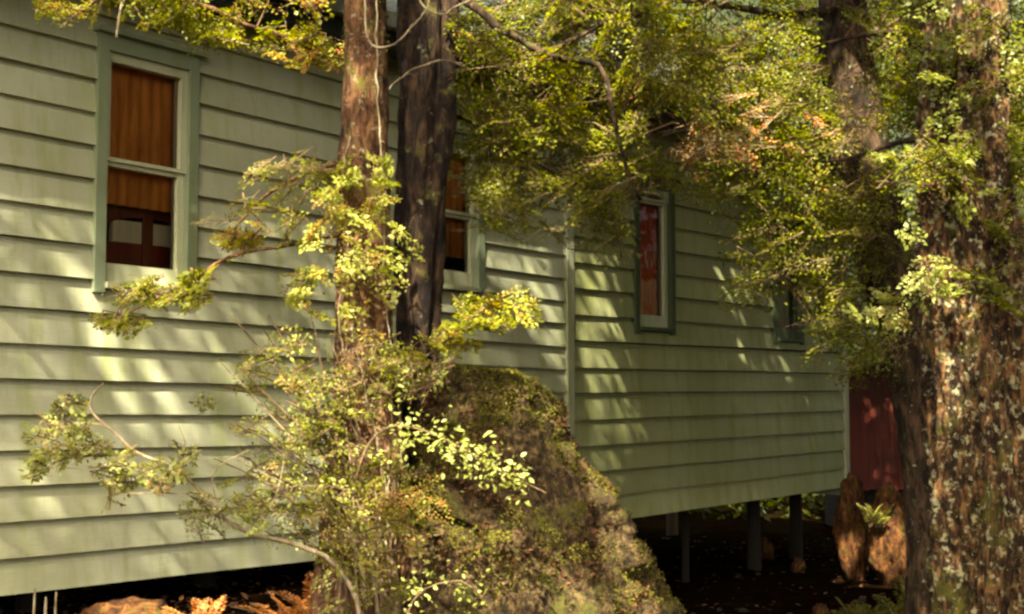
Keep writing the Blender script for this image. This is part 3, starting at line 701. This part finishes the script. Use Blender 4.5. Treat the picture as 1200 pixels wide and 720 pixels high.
# --- tree A: sprays to the left and hanging at the top left
lv, tw = Leaves(), MB(); an = []
an += one_branch(tA, [(415, 190, 4.6), (370, 200, 4.5), (320, 225, 4.5), (280, 262, 4.5), (262, 290, 4.5)], .008, .003, 'barkA')
an += one_branch(tA, [(415, 270, 4.6), (340, 285, 4.5), (270, 300, 4.4), (220, 330, 4.4), (170, 358, 4.4), (120, 384, 4.4)], .008, .002, 'barkA')
blob(lv, tw, 335, 215, 55, 26, 4.5, .15, 16, tone=.5, L=.17, dirx=-1, anchors=an, thin=.45, leaf=.014)
blob(lv, tw, 380, 205, 25, 25, 4.5, .1, 6, tone=.6, L=.16, thin=.8)
blob(lv, tw, 300, 262, 50, 24, 4.5, .12, 12, tone=.5, L=.15, dirx=-1, anchors=an, thin=.45, leaf=.014)
blob(lv, tw, 265, 290, 30, 12, 4.45, .1, 4, tone=.7, L=.14, dirx=-1, thin=.8)
blob(lv, tw, 190, 346, 50, 13, 4.4, .1, 18, tone=.55, L=.14, dirx=-1, anchors=an, thin=.6, leaf=.015)
blob(lv, tw, 225, 325, 25, 12, 4.4, .1, 6, tone=.55, L=.13, dirx=-1, anchors=an)
blob(lv, tw, 140, 374, 22, 8, 4.4, .05, 6, tone=.55, L=.12, dirx=-1, anchors=an)
blob(lv, tw, 400, 330, 45, 110, 4.5, .12, 12, tone=.6, L=.15, thin=.5, droop=.5)
tree_parts(tA, lv, tw)
# --- hanging branch at the top left (its own tree, left of the frame)
tE = thing('beech_tree', 'overhanging beech whose leafy branch hangs in front of the eave at the upper left', 'tree')
trunk(tE, [(-330, -200, 60), (-330, 200, 62), (-325, 600, 75), (-320, 960, 100)], 4.9, M['barkA'], [((-2.75, 4.9, 5.0), .07), ((-2.6, 4.6, 7.0), .05), ((-2.4, 4.2, 9.0), .03)], n=24, amp=.12, seed=6)
lv, tw = Leaves(), MB(); an = []
an += one_branch(tE, [(-325, -100, 4.9), (-150, -90, 4.8), (0, -50, 4.7), (120, -20, 4.7), (230, 5, 4.7), (320, 40, 4.8), (395, 78, 4.9)], .020, .004, 'barkA')
for args in ((85, 4, 34, 12, 4.7, .1, 9), (185, 8, 45, 16, 4.7, .15, 17), (150, -15, 110, 12, 4.7, .2, 18), (270, 30, 50, 18, 4.75, .15, 16), (340, 52, 45, 16, 4.8, .15, 12), (375, 68, 25, 12, 4.8, .1, 6), (370, -2, 30, 8, 4.7, .1, 6), (300, 12, 40, 16, 4.8, .1, 4)):
    cx, cy, rx, ry, yy, dy, n = args; blob(lv, tw, cx, cy, rx, ry, yy, dy, n, tone=.55, anchors=an, L=.18)
tree_parts(tE, lv, tw)
mb = MB(); branch(mb, [(146, -40, 4.6), (144, -5, 4.6), (138, 22, 4.6), (135, 44, 4.6)], .005, .004); mb.build('dead_twig', M['vine'], tE)

# --- vines
def vine(label, pts, r, group=None):
    mb = MB(); w3 = [P(*p) for p in pts]; p, q = smooth_path(w3, [r*.8]*len(w3), .02)
    p = [a + Vector((noise.noise(a*22), noise.noise(a*22+Vector((9, 0, 0))), noise.noise(a*22+Vector((0, 7, 0)))))*.008 for a in p]
    q = [r_*(.75 + .5*abs(noise.noise(a*40)) - .25*i/len(p)) for i, (a, r_) in enumerate(zip(p, q))]; mb.tube(p, q, 7, .12)
    for i in range(6, len(p), 9):
        d_ = Vector((rnd.gauss(0, 1), rnd.gauss(-.5, .5), rnd.gauss(0, 1))).normalized()*rnd.uniform(.01, .045); mb.tube([p[i], p[i]+d_*.6, p[i]+d_+Vector((0, 0, -.006))], [r*.4, r*.25, r*.12], 4)
    return tag(mb.build('vine', M['vine'], None, True), label, 'vine', group)
vine('pale vine hanging in a long loop across the front of the slender trunk', [(428, -60, 4.45), (427, 0, 4.42), (428, 30, 4.40), (436, 52, 4.38), (450, 56, 4.38), (468, 48, 4.42), (486, 28, 4.5), (500, 8, 4.6), (510, -40, 4.7)], .0055)
vine('short pale vine loop drooping against the top of the dark trunk', [(484, -60, 4.6), (490, -5, 4.58), (502, 12, 4.56), (518, 18, 4.56), (535, 8, 4.6), (560, -6, 4.6), (600, -50, 4.6)], .006)
vine('pale vine twining down between the slender and dark trunks', [(444, -60, 4.5), (441, 60, 4.44), (444, 150, 4.42), (452, 240, 4.45), (449, 330, 4.5), (462, 430, 4.5), (470, 520, 4.5), (460, 640, 4.5), (455, 800, 4.4), (450, 960, 4.4)], .0045)
vine('thin vine slanting across both trunks at branch height', [(456, 105, 4.5), (476, 86, 4.58), (500, 76, 4.6), (525, 72, 4.65), (545, 80, 4.8)], .005)
vine('curling vine stem on the left flank of the slender trunk', [(404, 420, 4.5), (396, 360, 4.45), (408, 290, 4.45), (400, 220, 4.45), (410, 160, 4.48)], .004)

# --- climbing shrub round the trunks (twiggy mass)
cs = thing('climbing_shrub', 'tangled yellow-green climber smothering the slender trunk and its base', 'shrub')
lv, tw = Leaves(), MB()
base = P(440, 940, 4.4)
for i in range(30):
    x0 = rnd.uniform(395, 470); px = rnd.uniform(250, 480); py = rnd.uniform(360, 600)
    mb = MB(); branch(mb, [(440+rnd.uniform(-30, 30), 940, 4.4), (x0, 700, 4.4), ((x0*1.3+px)/2.3, (640+py)/2, 4.35), (px, py, 4.3 + rnd.uniform(-.15, .2))], .006, .002, 5)
    mb.build('stem', M['vine'] if i % 3 == 0 else M['twig'], cs)
for args in ((300, 420, 30, 30, 6), (270, 470, 30, 25, 3), (330, 400, 35, 30, 5), (350, 460, 50, 40, 16), (320, 520, 45, 30, 11), (400, 480, 50, 45, 24), (360, 560, 60, 40, 22), (300, 590, 60, 30, 9), (430, 420, 40, 35, 20),
             (420, 560, 55, 45, 26), (440, 620, 55, 45, 22), (370, 620, 35, 30, 8), (470, 440, 45, 20, 20), (420, 690, 50, 30, 14), (250, 610, 25, 15, 3)):
    cx, cy, rx, ry, n = args; blob(lv, tw, cx, cy, rx*1.05, ry*1.1, 4.35, .16, int(n*1.15), tone=.42, leaf=.014, L=.13, thin=.46, flat=1.4, droop=.1, tvar=.25)
for args in ((365, 330, 16, 20, 5), (372, 270, 12, 22, 5), (385, 225, 14, 18, 5), (400, 205, 12, 10, 4), (445, 200, 12, 18, 5), (455, 260, 14, 30, 6), (420, 260, 30, 50, 10), (350, 345, 10, 15, 3), (430, 330, 35, 50, 10), (465, 300, 14, 50, 5)):
    cx, cy, rx, ry, n = args; blob(lv, None, cx, cy, rx, ry, 4.38, .08, n, tone=.62, leaf=.018, L=.10, flat=1.4, thin=.55, tvar=.2)
stuff(tw.build('twigs', M['twig'], cs)); lv.build('foliage', M['shrub'], cs, keep=thin_gaps)
lv = Leaves(); blob(lv, None, 480, 620, 110, 70, 4.2, .05, 24, tone=.5, leaf=.012, L=.12, flat=1.5); blob(lv, None, 650, 640, 70, 60, 4.25, .04, 10, tone=.4, leaf=.010, L=.10, flat=1.5)
lv.build('creeper_leaves', M['moss'], stm)

# --- bush behind base going right
sp1 = thing('leafy_shoot', 'feathery yellow-green shoot reaching right above the mossy stump', 'plant')
lv, tw = Leaves(), MB(); an = branch(tw, [(470, 470, 4.5), (500, 420, 4.45), (540, 385, 4.4), (590, 365, 4.4), (635, 350, 4.4)], .006, .002)
blob(lv, tw, 585, 366, 45, 18, 4.4, .08, 17, tone=.5, L=.14, dirx=1, anchors=an); blob(lv, tw, 530, 395, 30, 15, 4.42, .08, 8, tone=.5, L=.13, dirx=1); blob(lv, tw, 480, 425, 40, 15, 4.4, .08, 12, tone=.5, L=.12, dirx=1)
stuff(tw.build('stem', M['twig'], sp1)); lv.build('foliage', M['beech'], sp1)

# --- sapling with the pale stem reaching left over the wall
sap = thing('sapling', 'sapling branch with pale stem and bright leaves reaching left across the wall', 'plant')
mb = MB(); an = branch(mb, [(440, 900, 4.3), (420, 720, 4.3), (394, 663, 4.28), (360, 645, 4.26), (325, 632, 4.25), (292, 626, 4.24), (262, 608, 4.22), (238, 578, 4.2), (208, 548, 4.2), (160, 530, 4.2), (122, 500, 4.2), (106, 478, 4.2), (112, 455, 4.2), (120, 448, 4.2)], .0085, .003, 7, step=.03)
mb.build('stem', M['vine'], sap, True)
for pts in ([(106, 478, 4.2), (96, 470, 4.2), (82, 462, 4.2)], [(122, 500, 4.2), (80, 500, 4.2), (40, 520, 4.2)], [(160, 530, 4.2), (120, 545, 4.2), (60, 550, 4.2)], [(208, 548, 4.2), (215, 520, 4.2), (208, 500, 4.2)], [(238, 578, 4.2), (180, 580, 4.2), (130, 575, 4.2)], [(262, 608, 4.2), (250, 560, 4.2), (290, 530, 4.2)], [(300, 626, 4.2), (320, 590, 4.2), (330, 540, 4.2)]):
    mb = MB(); branch(mb, pts, .0035, .0015, 5, step=.03); mb.build('side_shoot', M['vine'], sap)
lv, tw = Leaves(), MB()
for args in ((70, 515, 32, 26, 11), (85, 490, 22, 24, 6), (45, 545, 16, 14, 3), (110, 525, 22, 18, 5), (165, 555, 42, 16, 12), (205, 530, 14, 22, 4), (140, 578, 18, 10, 3), (245, 590, 20, 14, 3), (300, 600, 40, 16, 6)):
    cx, cy, rx, ry, n = args; blob(lv, tw, cx, cy, rx, ry, 4.2, .08, int(n*1.4), tone=.6, leaf=.016, L=.10, flat=1.5, thin=.42, tvar=.2)
stuff(tw.build('twigs', M['twig'], sap)); lv.build('foliage', M['pale'], sap)

# --- bright sprig in front of the stump: leaves large enough to pick apart
sg = thing('leafy_sprig', 'brightly sunlit sprig of pale leaves arching over the mossy stump', 'plant')
mb = MB(); an = branch(mb, [(420, 560, 4.2), (440, 510, 4.15), (480, 500, 4.12), (530, 520, 4.1), (580, 550, 4.1), (640, 578, 4.1)], .005, .0015, 6, step=.03); mb.build('stem', M['twig'], sg)
def leaf_mesh(tone, bend, wd):
    V = [(0, 0, 0), (.22, .20*wd, .03), (.42, .23*wd, .05-bend), (.70, .20*wd, .03-bend), (1, 0, -.05-2.2*bend), (.68, -.22*wd, .05-bend), (.40, -.25*wd, .06-bend), (.20, -.17*wd, .04), (.36, 0, -.02), (.70, 0, -.02-bend)]
    Fc = [(0, 8, 1), (1, 8, 2), (8, 9, 3, 2), (9, 4, 3), (0, 7, 8), (7, 6, 8), (8, 6, 5, 9), (9, 5, 4)]
    me = bpy.data.meshes.new('leaf'); me.from_pydata(V, [], Fc)
    me.attributes.new('tone', 'FLOAT', 'POINT').data.foreach_set('value', [tone]*10); me.materials.append(M['pale'])
    return me
lms = [leaf_mesh(.1 + .62*i/7, rnd.uniform(-.12, .16), rnd.uniform(.8, 1.35)) for i in range(8)]
def single_leaf(parent, p, d, up, s):
    o = bpy.data.objects.new('leaf', rnd.choice(lms)); link(o, parent); fr = frame(d, up); from_ = np.array(fr).T
    from mathutils import Matrix
    o.matrix_world = Matrix([[from_[i][j]*s for j in range(3)] + [p[i]] for i in range(3)] + [[0, 0, 0, 1]])
for i in range(360):
    t = rnd.random()**.8; px = 455 + t*165; py = 490 + t*78 + rnd.gauss(0, 14)*(1.2-.35*t); p = P(px, py, 4.1 + rnd.gauss(0, .05))
    single_leaf(sg, p, Vector((rnd.gauss(.4, .7), rnd.gauss(-.4, .5), rnd.gauss(-.1, .5))), Vector((rnd.gauss(-.2, .5), rnd.gauss(-.8, .4), 1)), rnd.uniform(.011, .025))
sg2 = thing('leafy_sprig', 'low curled sprig of pale leaves in front of the base of the mossy stump', 'plant')
mb = MB(); branch(mb, [(480, 800, 4.0), (478, 720, 4.0), (500, 690, 4.0), (540, 680, 4.0), (565, 700, 4.0)], .004, .0015, 6, step=.03); mb.build('stem', M['twig'], sg2)
for i in range(90):
    a = rnd.choice((0, 1)); px = (490, 552)[a] + rnd.gauss(0, 16); py = (690, 690)[a] + rnd.gauss(0, 14); p = P(px, py, 4.0 + rnd.gauss(0, .03))
    single_leaf(sg2, p, Vector((rnd.gauss(0, .8), rnd.gauss(-.4, .5), rnd.gauss(0, .5))), Vector((rnd.gauss(-.2, .5), rnd.gauss(-.8, .4), 1)), rnd.uniform(.010, .021))

# ------------------------------------------------------------------ crowns above (they shade the wall)
TARGETS = []     # places the sun reaches through gaps in the crowns: (point, radius)
def T(px, py, Y, r): TARGETS.append((np.array(P(px, py, Y)), r))
def TW_(px, py, r): u, v = uv(px, py); TARGETS.append((np.array(W(u, v, .03)), r))
for px, py, r in ((95, 330, .055), (90, 352, .06), (160, 432, .0), (128, 432, .06), (180, 436, .07), (120, 405, .04), (185, 326, .08), (112, 342, .05), (145, 470, .05), (186, 468, .05),
                  (225, 105, .05), (275, 160, .05), (330, 165, .05), (285, 200, .04), (40, 110, .05), (110, 190, .05), (30, 560, .05), (300, 480, .05), (255, 420, .05), (330, 610, .05),
                  (708, 285, .05), (718, 300, .04), (712, 335, .05), (715, 360, .06), (722, 390, .06), (724, 425, .05), (725, 447, .04), (750, 455, .05), (728, 470, .05), (748, 480, .06), (751, 515, .06), (752, 545, .05), (755, 568, .05), (735, 500, .04), (740, 530, .04), (710, 240, .06), (722, 240, .05), (700, 262, .04),
                  (672, 380, .04), (672, 420, .04), (650, 390, .05), (650, 425, .05), (652, 360, .04), (620, 290, .05), (672, 445, .04), (615, 320, .05),
                  (980, 500, .06), (978, 525, .06), (980, 545, .06), (975, 480, .06), (976, 560, .05), (818, 262, .06), (822, 290, .05), (806, 240, .05), (600, 400, .05)):
    if r: TW_(px, py, r*(.75 if px < 400 else .6))
for px, py, Y, r in ((555, 545, 4.1, .14), (500, 510, 4.1, .10), (600, 570, 4.1, .08), (365, 330, 4.38, .09), (375, 265, 4.38, .08), (395, 210, 4.38, .08), (450, 210, 4.38, .07), (70, 515, 4.2, .07), (160, 555, 4.2, .07), (100, 490, 4.2, .05),
                    (190, 345, 4.4, .12), (240, 320, 4.4, .1), (410, 80, 4.5, .05), (408, 160, 4.5, .05), (180, 5, 4.7, .15), (270, 25, 4.7, .15), (340, 45, 4.8, .13), (85, 5, 4.7, .1), (380, 0, 4.7, .1), (300, 220, 4.5, .12), (350, 205, 4.5, .08),
                    (590, 365, 4.4, .13), (530, 392, 4.4, .08), (350, 470, 4.35, .11), (430, 430, 4.35, .10), (400, 540, 4.35, .12), (320, 410, 4.35, .07), (370, 600, 4.35, .10), (440, 600, 4.3, .10), (300, 560, 4.3, .07),
                    (705, 575, 4.55, .08), (720, 610, 4.5, .09), (740, 650, 4.45, .10), (755, 690, 4.4, .08), (665, 520, 4.6, .06), (490, 690, 4.0, .09), (550, 690, 4.0, .09), (700, 520, 4.6, .08), (640, 640, 4.3, .08), (680, 690, 4.3, .1),
                    (600, 40, 5.0, .17), (560, 60, 5.0, .10), (690, 60, 5.0, .13), (640, 130, 5.0, .08), (740, 120, 5.0, .09), (800, 60, 5.2, .14), (640, 210, 5.1, .12), (700, 230, 5.1, .10), (690, 180, 5.1, .1),
                    (930, 60, 6.0, .22), (870, 80, 6.0, .2), (990, 90, 6.4, .15), (860, 190, 6.0, .2), (930, 190, 6.0, .15), (900, 290, 6.1, .2), (940, 335, 6.1, .15), (1020, 380, 4.3, .10), (1050, 380, 6.2, .1),
                    (1082, 185, 3.95, .16), (1120, 180, 3.95, .08), (1070, 300, 4.0, .10), (1120, 330, 3.85, .10), (1105, 430, 3.9, .05), (1100, 520, 3.9, .05), (1110, 600, 3.9, .05), (1110, 680, 3.9, .04), (1180, 500, 3.9, .05), (1150, 60, 4.2, .2), (1190, 150, 4.2, .12), (1170, 240, 4.2, .10), (1180, 90, 4.2, .12), (1060, 60, 4.6, .15),
                    (150, 705, 5.6, .18), (240, 700, 5.7, .15), (340, 700, 5.9, .2), (260, 690, 5.8, .1), (1030, 580, 10.5, .3), (1030, 700, 8.5, .2), (1000, 620, 11, .2), (480, 100, 4.7, .04), (475, 230, 4.7, .05), (470, 300, 4.7, .04)):
    T(px, py, Y, r)
for cx, cy, rx, ry, yy, cnt in ((650, 110, 120, 110, 5.1, 34), (880, 130, 130, 110, 6.1, 40), (930, 300, 80, 70, 6.2, 16), (1130, 120, 80, 120, 4.4, 26), (410, 500, 100, 130, 4.35, 20), (430, 300, 50, 100, 4.4, 10), (230, 30, 170, 25, 4.7, 14), (700, 600, 60, 120, 4.5, 6), (1110, 520, 30, 190, 4.0, 6)):
    for _ in range(cnt): T(cx + rnd.uniform(-rx, rx), cy + rnd.uniform(-ry, ry), yy + rnd.uniform(-.2, .2), rnd.uniform(.03, .075))
TP = np.array([t[0] for t in TARGETS]); TR = np.array([t[1] for t in TARGETS]); SN = np.array(SUN)
def shaded(p):
    """leave the gaps through which the sun reaches the dappled places"""
    keep = np.ones(len(p), bool)
    for c, r in zip(TP, TR):
        d = p - c; t = d @ SN; q = np.linalg.norm(d - t[:, None]*SN, axis=1); rr = r*1.0
        keep &= ~((q < rr) & (t > 1.2))
    return keep
def crown(tree, boxes, m='green'):
    lv = Leaves(); On = np.array(O); Nn = np.array(N)
    for (x0, x1, y0, y1, z0, z1, k, leaf) in boxes:
        p = np.stack([rng.uniform(x0, x1, k), rng.uniform(y0, y1, k), rng.uniform(z0, z1, k)], 1)
        p = p[((p-On) @ Nn > .5) | (p[:, 2] > 7)]; k = len(p)
        a = rng.normal(0, 1, (k, 3)); a[:, 2] *= .3; nm = rng.normal(0, .35, (k, 3)) + np.array([0, -.5, .8]); l = leaf*rng.uniform(.7, 1.3, k)
        lv.add(p, a, nm, l, l*.6, rng.normal(.5, .18, k))
    lv.build('crown', M[m], tree, keep=shaded)
def limbs(tree, o, ends, r=.05):
    for e in ends:
        mb = MB(); o_ = Vector(o); e = Vector(e); p, q = smooth_path([o_, (o_+e)/2 + Vector((0, 0, .25)), e], [r, r*.6, r*.25], .2); mb.tube(p, q, 7, .05); mb.build('limb', M['barkD'], tree, True)
crown(tA, [(-4.4, -.3, -2.2, 4.2, 7.2, 9.4, 84000, .052), (-3.6, 1.6, 4.0, 8.0, 8.0, 10.0, 5000, .10)]); limbs(tA, (-.6, 4.4, 7.6), [(-3, 3, 8), (-2.5, .5, 8.4), (-.8, -.5, 8.6), (-3.8, 1.5, 8.2)])
crown(tB, [(-.5, 1.9, -.6, 4.4, 4.9, 6.4, 32000, .07), (.2, 1.9, 4.4, 8.2, 5.0, 6.6, 28000, .07), (-.3, 1.6, 3, 6.0, 7.2, 9.4, 3000, .1)]); limbs(tB, (-.3, 4.8, 4.9), [(.4, 2.4, 5.7), (1.2, 6.4, 5.8), (1.4, 1, 5.6), (.6, -.2, 5.8)])
crown(tC, [(1.9, 4.9, -.6, 4.4, 4.9, 6.4, 40000, .07), (1.2, 3.4, 2, 5.0, 7.2, 9.4, 3000, .1)]); limbs(tC, (1.40, 4.05, 5.2), [(3.4, 3, 5.6), (3, .8, 5.8), (2.2, 0, 5.6), (4.2, 1.8, 5.9)])
crown(tD, [(1.9, 5.6, 4.4, 9.6, 5.1, 6.8, 68000, .075), (1.0, 3.4, 6, 8.0, 7.2, 9.4, 3000, .1), (2.4, 7.2, 9.6, 14.0, 5.7, 7.4, 22000, .10)]); limbs(tD, (1.5, 6.6, 5.4), [(3.4, 7, 6.0), (4.6, 5.6, 6), (2.4, 8, 6.2), (4.4, 8.6, 6.3)])

# ------------------------------------------------------------------ background forest
bgw = []
for i, (x, y, h, r) in enumerate(((7.6, 16.5, 11, .16), (9.6, 18.5, 12, .2), (6.3, 19.5, 12, .14), (11.5, 16, 12, .22), (4.2, 20, 13, .2), (8.4, 21, 13, .18), (1.2, 19.5, 12, .2), (-3, 19.5, 12, .22), (13.5, 19, 12, .2), (5.4, 17.2, 10, .11))):
    where = ['just right of the red shed', 'beyond the shed, second row', 'far behind the shed', 'near the right edge beyond the rough trunk', 'behind the far end of the roof', 'at the foot of the wooded hill', 'behind the middle of the roof', 'behind the left part of the roof', 'farthest right below the hill', 'slim, close behind the red shed'][i]
    t_ = thing('forest_tree', 'background forest tree ' + where, 'tree', 'forest trees behind the house')
    g = gh(x, y); V, Fc = bark_tube([Vector((x, y, h)), Vector((x+.2, y, h*.5)), Vector((x, y, g-.1))], [r*.4, r*.8, r*1.2], n=14, step=.4, amp=.1, seed=20+i); mesh('trunk', V, Fc, M['barkD'], t_, True)
    lv = Leaves(); k = 9000; c = rng.normal(0, 1, (26, 3))*np.array([1.3, 1.0, 2.4]) + np.array([x, y, h*.55]); idx = rng.integers(0, 26, k)
    p = c[idx] + rng.normal(0, .38, (k, 3)); a = rng.normal(0, 1, (k, 3)); nm = rng.normal(0, .6, (k, 3)) + np.array([0, 0, 1]); l = rng.uniform(.06, .13, k)
    lv.add(p, a, nm, l, l*.6, .45 + .15*(idx % 5 - 2)*.5 + rng.normal(0, .12, k)); lv.build('crown', M['green'], t_)
# the forest goes on to the right of the viewer and behind, and keeps the far end of the wall in shade
for i, (x, y, h) in enumerate(((5.8, 4.4, 9), (7.4, 6.4, 10), (8.4, 3.8, 10), (9.2, 9.0, 11), (7.0, 9.2, 9), (10.6, 6.2, 11), (6.9, 12.0, 9), (11.6, 11.4, 10))):
    t_ = thing('forest_tree', 'shading forest tree %s' % ['just right of the rough trunk', 'right of the house front', 'behind the one beside the rough trunk', 'in the second row right of the house', 'nearest the far half of the house', 'farthest right of the house front', 'between the far house corner and the shed', 'beyond the shed to the right'][i], 'tree', 'forest trees around the clearing')
    g = gh(x, y); V, Fc = bark_tube([Vector((x, y, h)), Vector((x+.2, y, h*.5)), Vector((x, y, g-.1))], [.08, .16, .22], n=14, step=.4, amp=.1, seed=40+i); mesh('trunk', V, Fc, M['barkD'], t_, True)
    lv = Leaves(); k = 9000; c = rng.normal(0, 1, (30, 3))*np.array([.85, .95, 2.2]) + np.array([x+.3, y, h*.5]); idx = rng.integers(0, 30, k)
    p = c[idx] + rng.normal(0, .42, (k, 3)); p[:, 2] = np.maximum(p[:, 2], .3); a = rng.normal(0, 1, (k, 3)); nm = rng.normal(0, .8, (k, 3)) + np.array([0, 0, .6]); l = rng.uniform(.10, .20, k)
    lv.add(p, a, nm, l, l*.6, .45 + rng.normal(0, .15, k)); lv.build('crown', M['green'], t_, keep=shaded)
lv = Leaves(); k = 60000
p = np.stack([rng.uniform(-6, 18, k), rng.uniform(17, 25, k), np.zeros(k)], 1); p[:, 2] = rng.uniform(0, 1, k)**1.3*2.2 + np.maximum(0, (p[:, 1]-21)*.9)
a = rng.normal(0, 1, (k, 3)); nm = rng.normal(0, .6, (k, 3)) + np.array([0, 0, 1]); l = rng.uniform(.08, .18, k); lv.add(p, a, nm, l, l*.55, rng.normal(.45, .2, k))
o = lv.build('undergrowth', M['green']); tag(o, 'dense dark green undergrowth filling the forest behind the house', 'undergrowth')

# ------------------------------------------------------------------ ground cover, ferns, stakes
lv = Leaves(); k = 30000
p = np.stack([rng.uniform(-4, 7, k), rng.uniform(3.5, 15, k), np.zeros(k)], 1); p = p[(p[:, 0] < 1.0) | (rng.random(k) < .12)]; k = len(p); p[:, 2] = [gh(a_, b_) + .008 for a_, b_ in p[:, :2]]
a = rng.normal(0, 1, (k, 3)); a[:, 2] *= .25; nm = rng.normal(0, .35, (k, 3)) + np.array([0, 0, 1]); l = rng.uniform(.02, .06, k); lv.add(p, a, nm, l, l*.55, rng.normal(.45, .22, k))
o = lv.build('leaf_litter', M['litter']); tag(o, 'brown fallen leaves scattered over the forest floor', 'leaf litter')
def fern(name, label, px, py, Y, n, h, m, leaf, tone, group=None, cat='fern', dn=.0):
    t_ = thing(name, label, cat, group); lv = Leaves(); b = P(px, py, Y); g = gh(b.x, b.y); b.z = max(g, b.z-.12) if dn == 0 else g
    for i in range(n):
        th = rnd.uniform(0, 2*math.pi); el = rnd.uniform(1.0, 3.2); d = Vector((math.cos(th), math.sin(th), el)).normalized(); L = 1.35*h*rnd.uniform(.6, 1.1)
        q = b + Vector((rnd.gauss(0, .03), rnd.gauss(0, .03), 0)); mb = MB(); pr = [q + d*L*s_ - Vector((0, 0, .35*L*s_*s_)) for s_ in (0, .3, .6, 1)]
        mb.tube(pr, [.003, .0025, .002, .001], 4); mb.build('stalk', M['vine'], t_)
        sd = d.cross(Vector((0, 0, 1))).normalized(); P_, A_, l_ = [], [], []
        for j in range(26):
            s_ = .15 + .85*j/26; c = q + d*L*s_ - Vector((0, 0, .35*L*s_*s_)); w_ = leaf*3.2*math.sin(math.pi*min(1, .15+s_*.85))**.7
            for sg_ in (-1, 1):
                for r_ in (0, .5):
                    P_.append(c + sd*sg_*w_*r_); A_.append(sd*sg_ + d*rnd.uniform(.2, .6) + Vector((0, 0, rnd.uniform(-.3, .3)))); l_.append(w_*.6*rnd.uniform(.7, 1.2))
        k = len(P_); lv.add(np.array(P_), np.array(A_), np.tile(np.array([0, -.3, 1.]), (k, 1)) + rng.normal(0, .3, (k, 3)), np.array(l_), np.array(l_)*.4, tone + rng.normal(0, .15, k))
    lv.build('fronds', M[m], t_)
fern('dry_fern', 'orange dead bracken left of the black gap under the left wall', 235, 716, 5.7, 9, .22, 'dry', .014, .5)
fern('dry_fern', 'tallest orange dead bracken at the foot of the slender trunk', 355, 712, 5.5, 14, .26, 'dry', .015, .55)
fern('dry_fern', 'low orange dead bracken beside the flat brown rock', 185, 722, 5.5, 7, .16, 'dry', .012, .7)
fern('dry_fern', 'orange dead bracken under the sapling stem', 300, 722, 5.6, 8, .18, 'dry', .014, .45)
fern('dry_fern', 'rusty dead bracken against the base of the slender trunk', 388, 700, 4.9, 12, .26, 'dry', .014, .35)
fern('fern', 'yellow fern growing over the tan rocks below the red shed', 1030, 600, 10.9, 14, .24, 'shrub', .014, .75)
fern('fern', 'small yellow-green plant at the far left bottom by the flat rock', 95, 716, 5.6, 8, .14, 'pale', .01, .5)
fern('fern', 'low green fern on the ground left of the rough trunk', 1010, 722, 8.3, 14, .30, 'moss', .02, .55)
fern('fern', 'low fern right beside the rough right trunk', 1062, 706, 8.0, 12, .30, 'moss', .02, .45)
def stake(label, px, pt_, Y, r=.004):
    a = P(px, pt_, Y); mb = MB(); g = gh(a.x, a.y) - .05; mb.tube([Vector((a.x+.01, a.y, g)), Vector((a.x-.003, a.y, (g+a.z)/2)), a], [r, r*1.1, r*.8], 6, .1)
    tag(mb.build('garden_stake', M['vine']), label, 'stake', 'pale stakes under the left wall')
stake('tallest pale stake under the left wall, leftmost of three', 41, 690, 5.5, .005); stake('short pale stake between two others under the left wall', 54, 700, 5.5, .006); stake('pale stake nearest the flat rock, rightmost of three', 66, 694, 5.5, .005)
print('tris', sum(len(o.data.polygons)*2 for o in bpy.data.objects if o.type == 'MESH'))
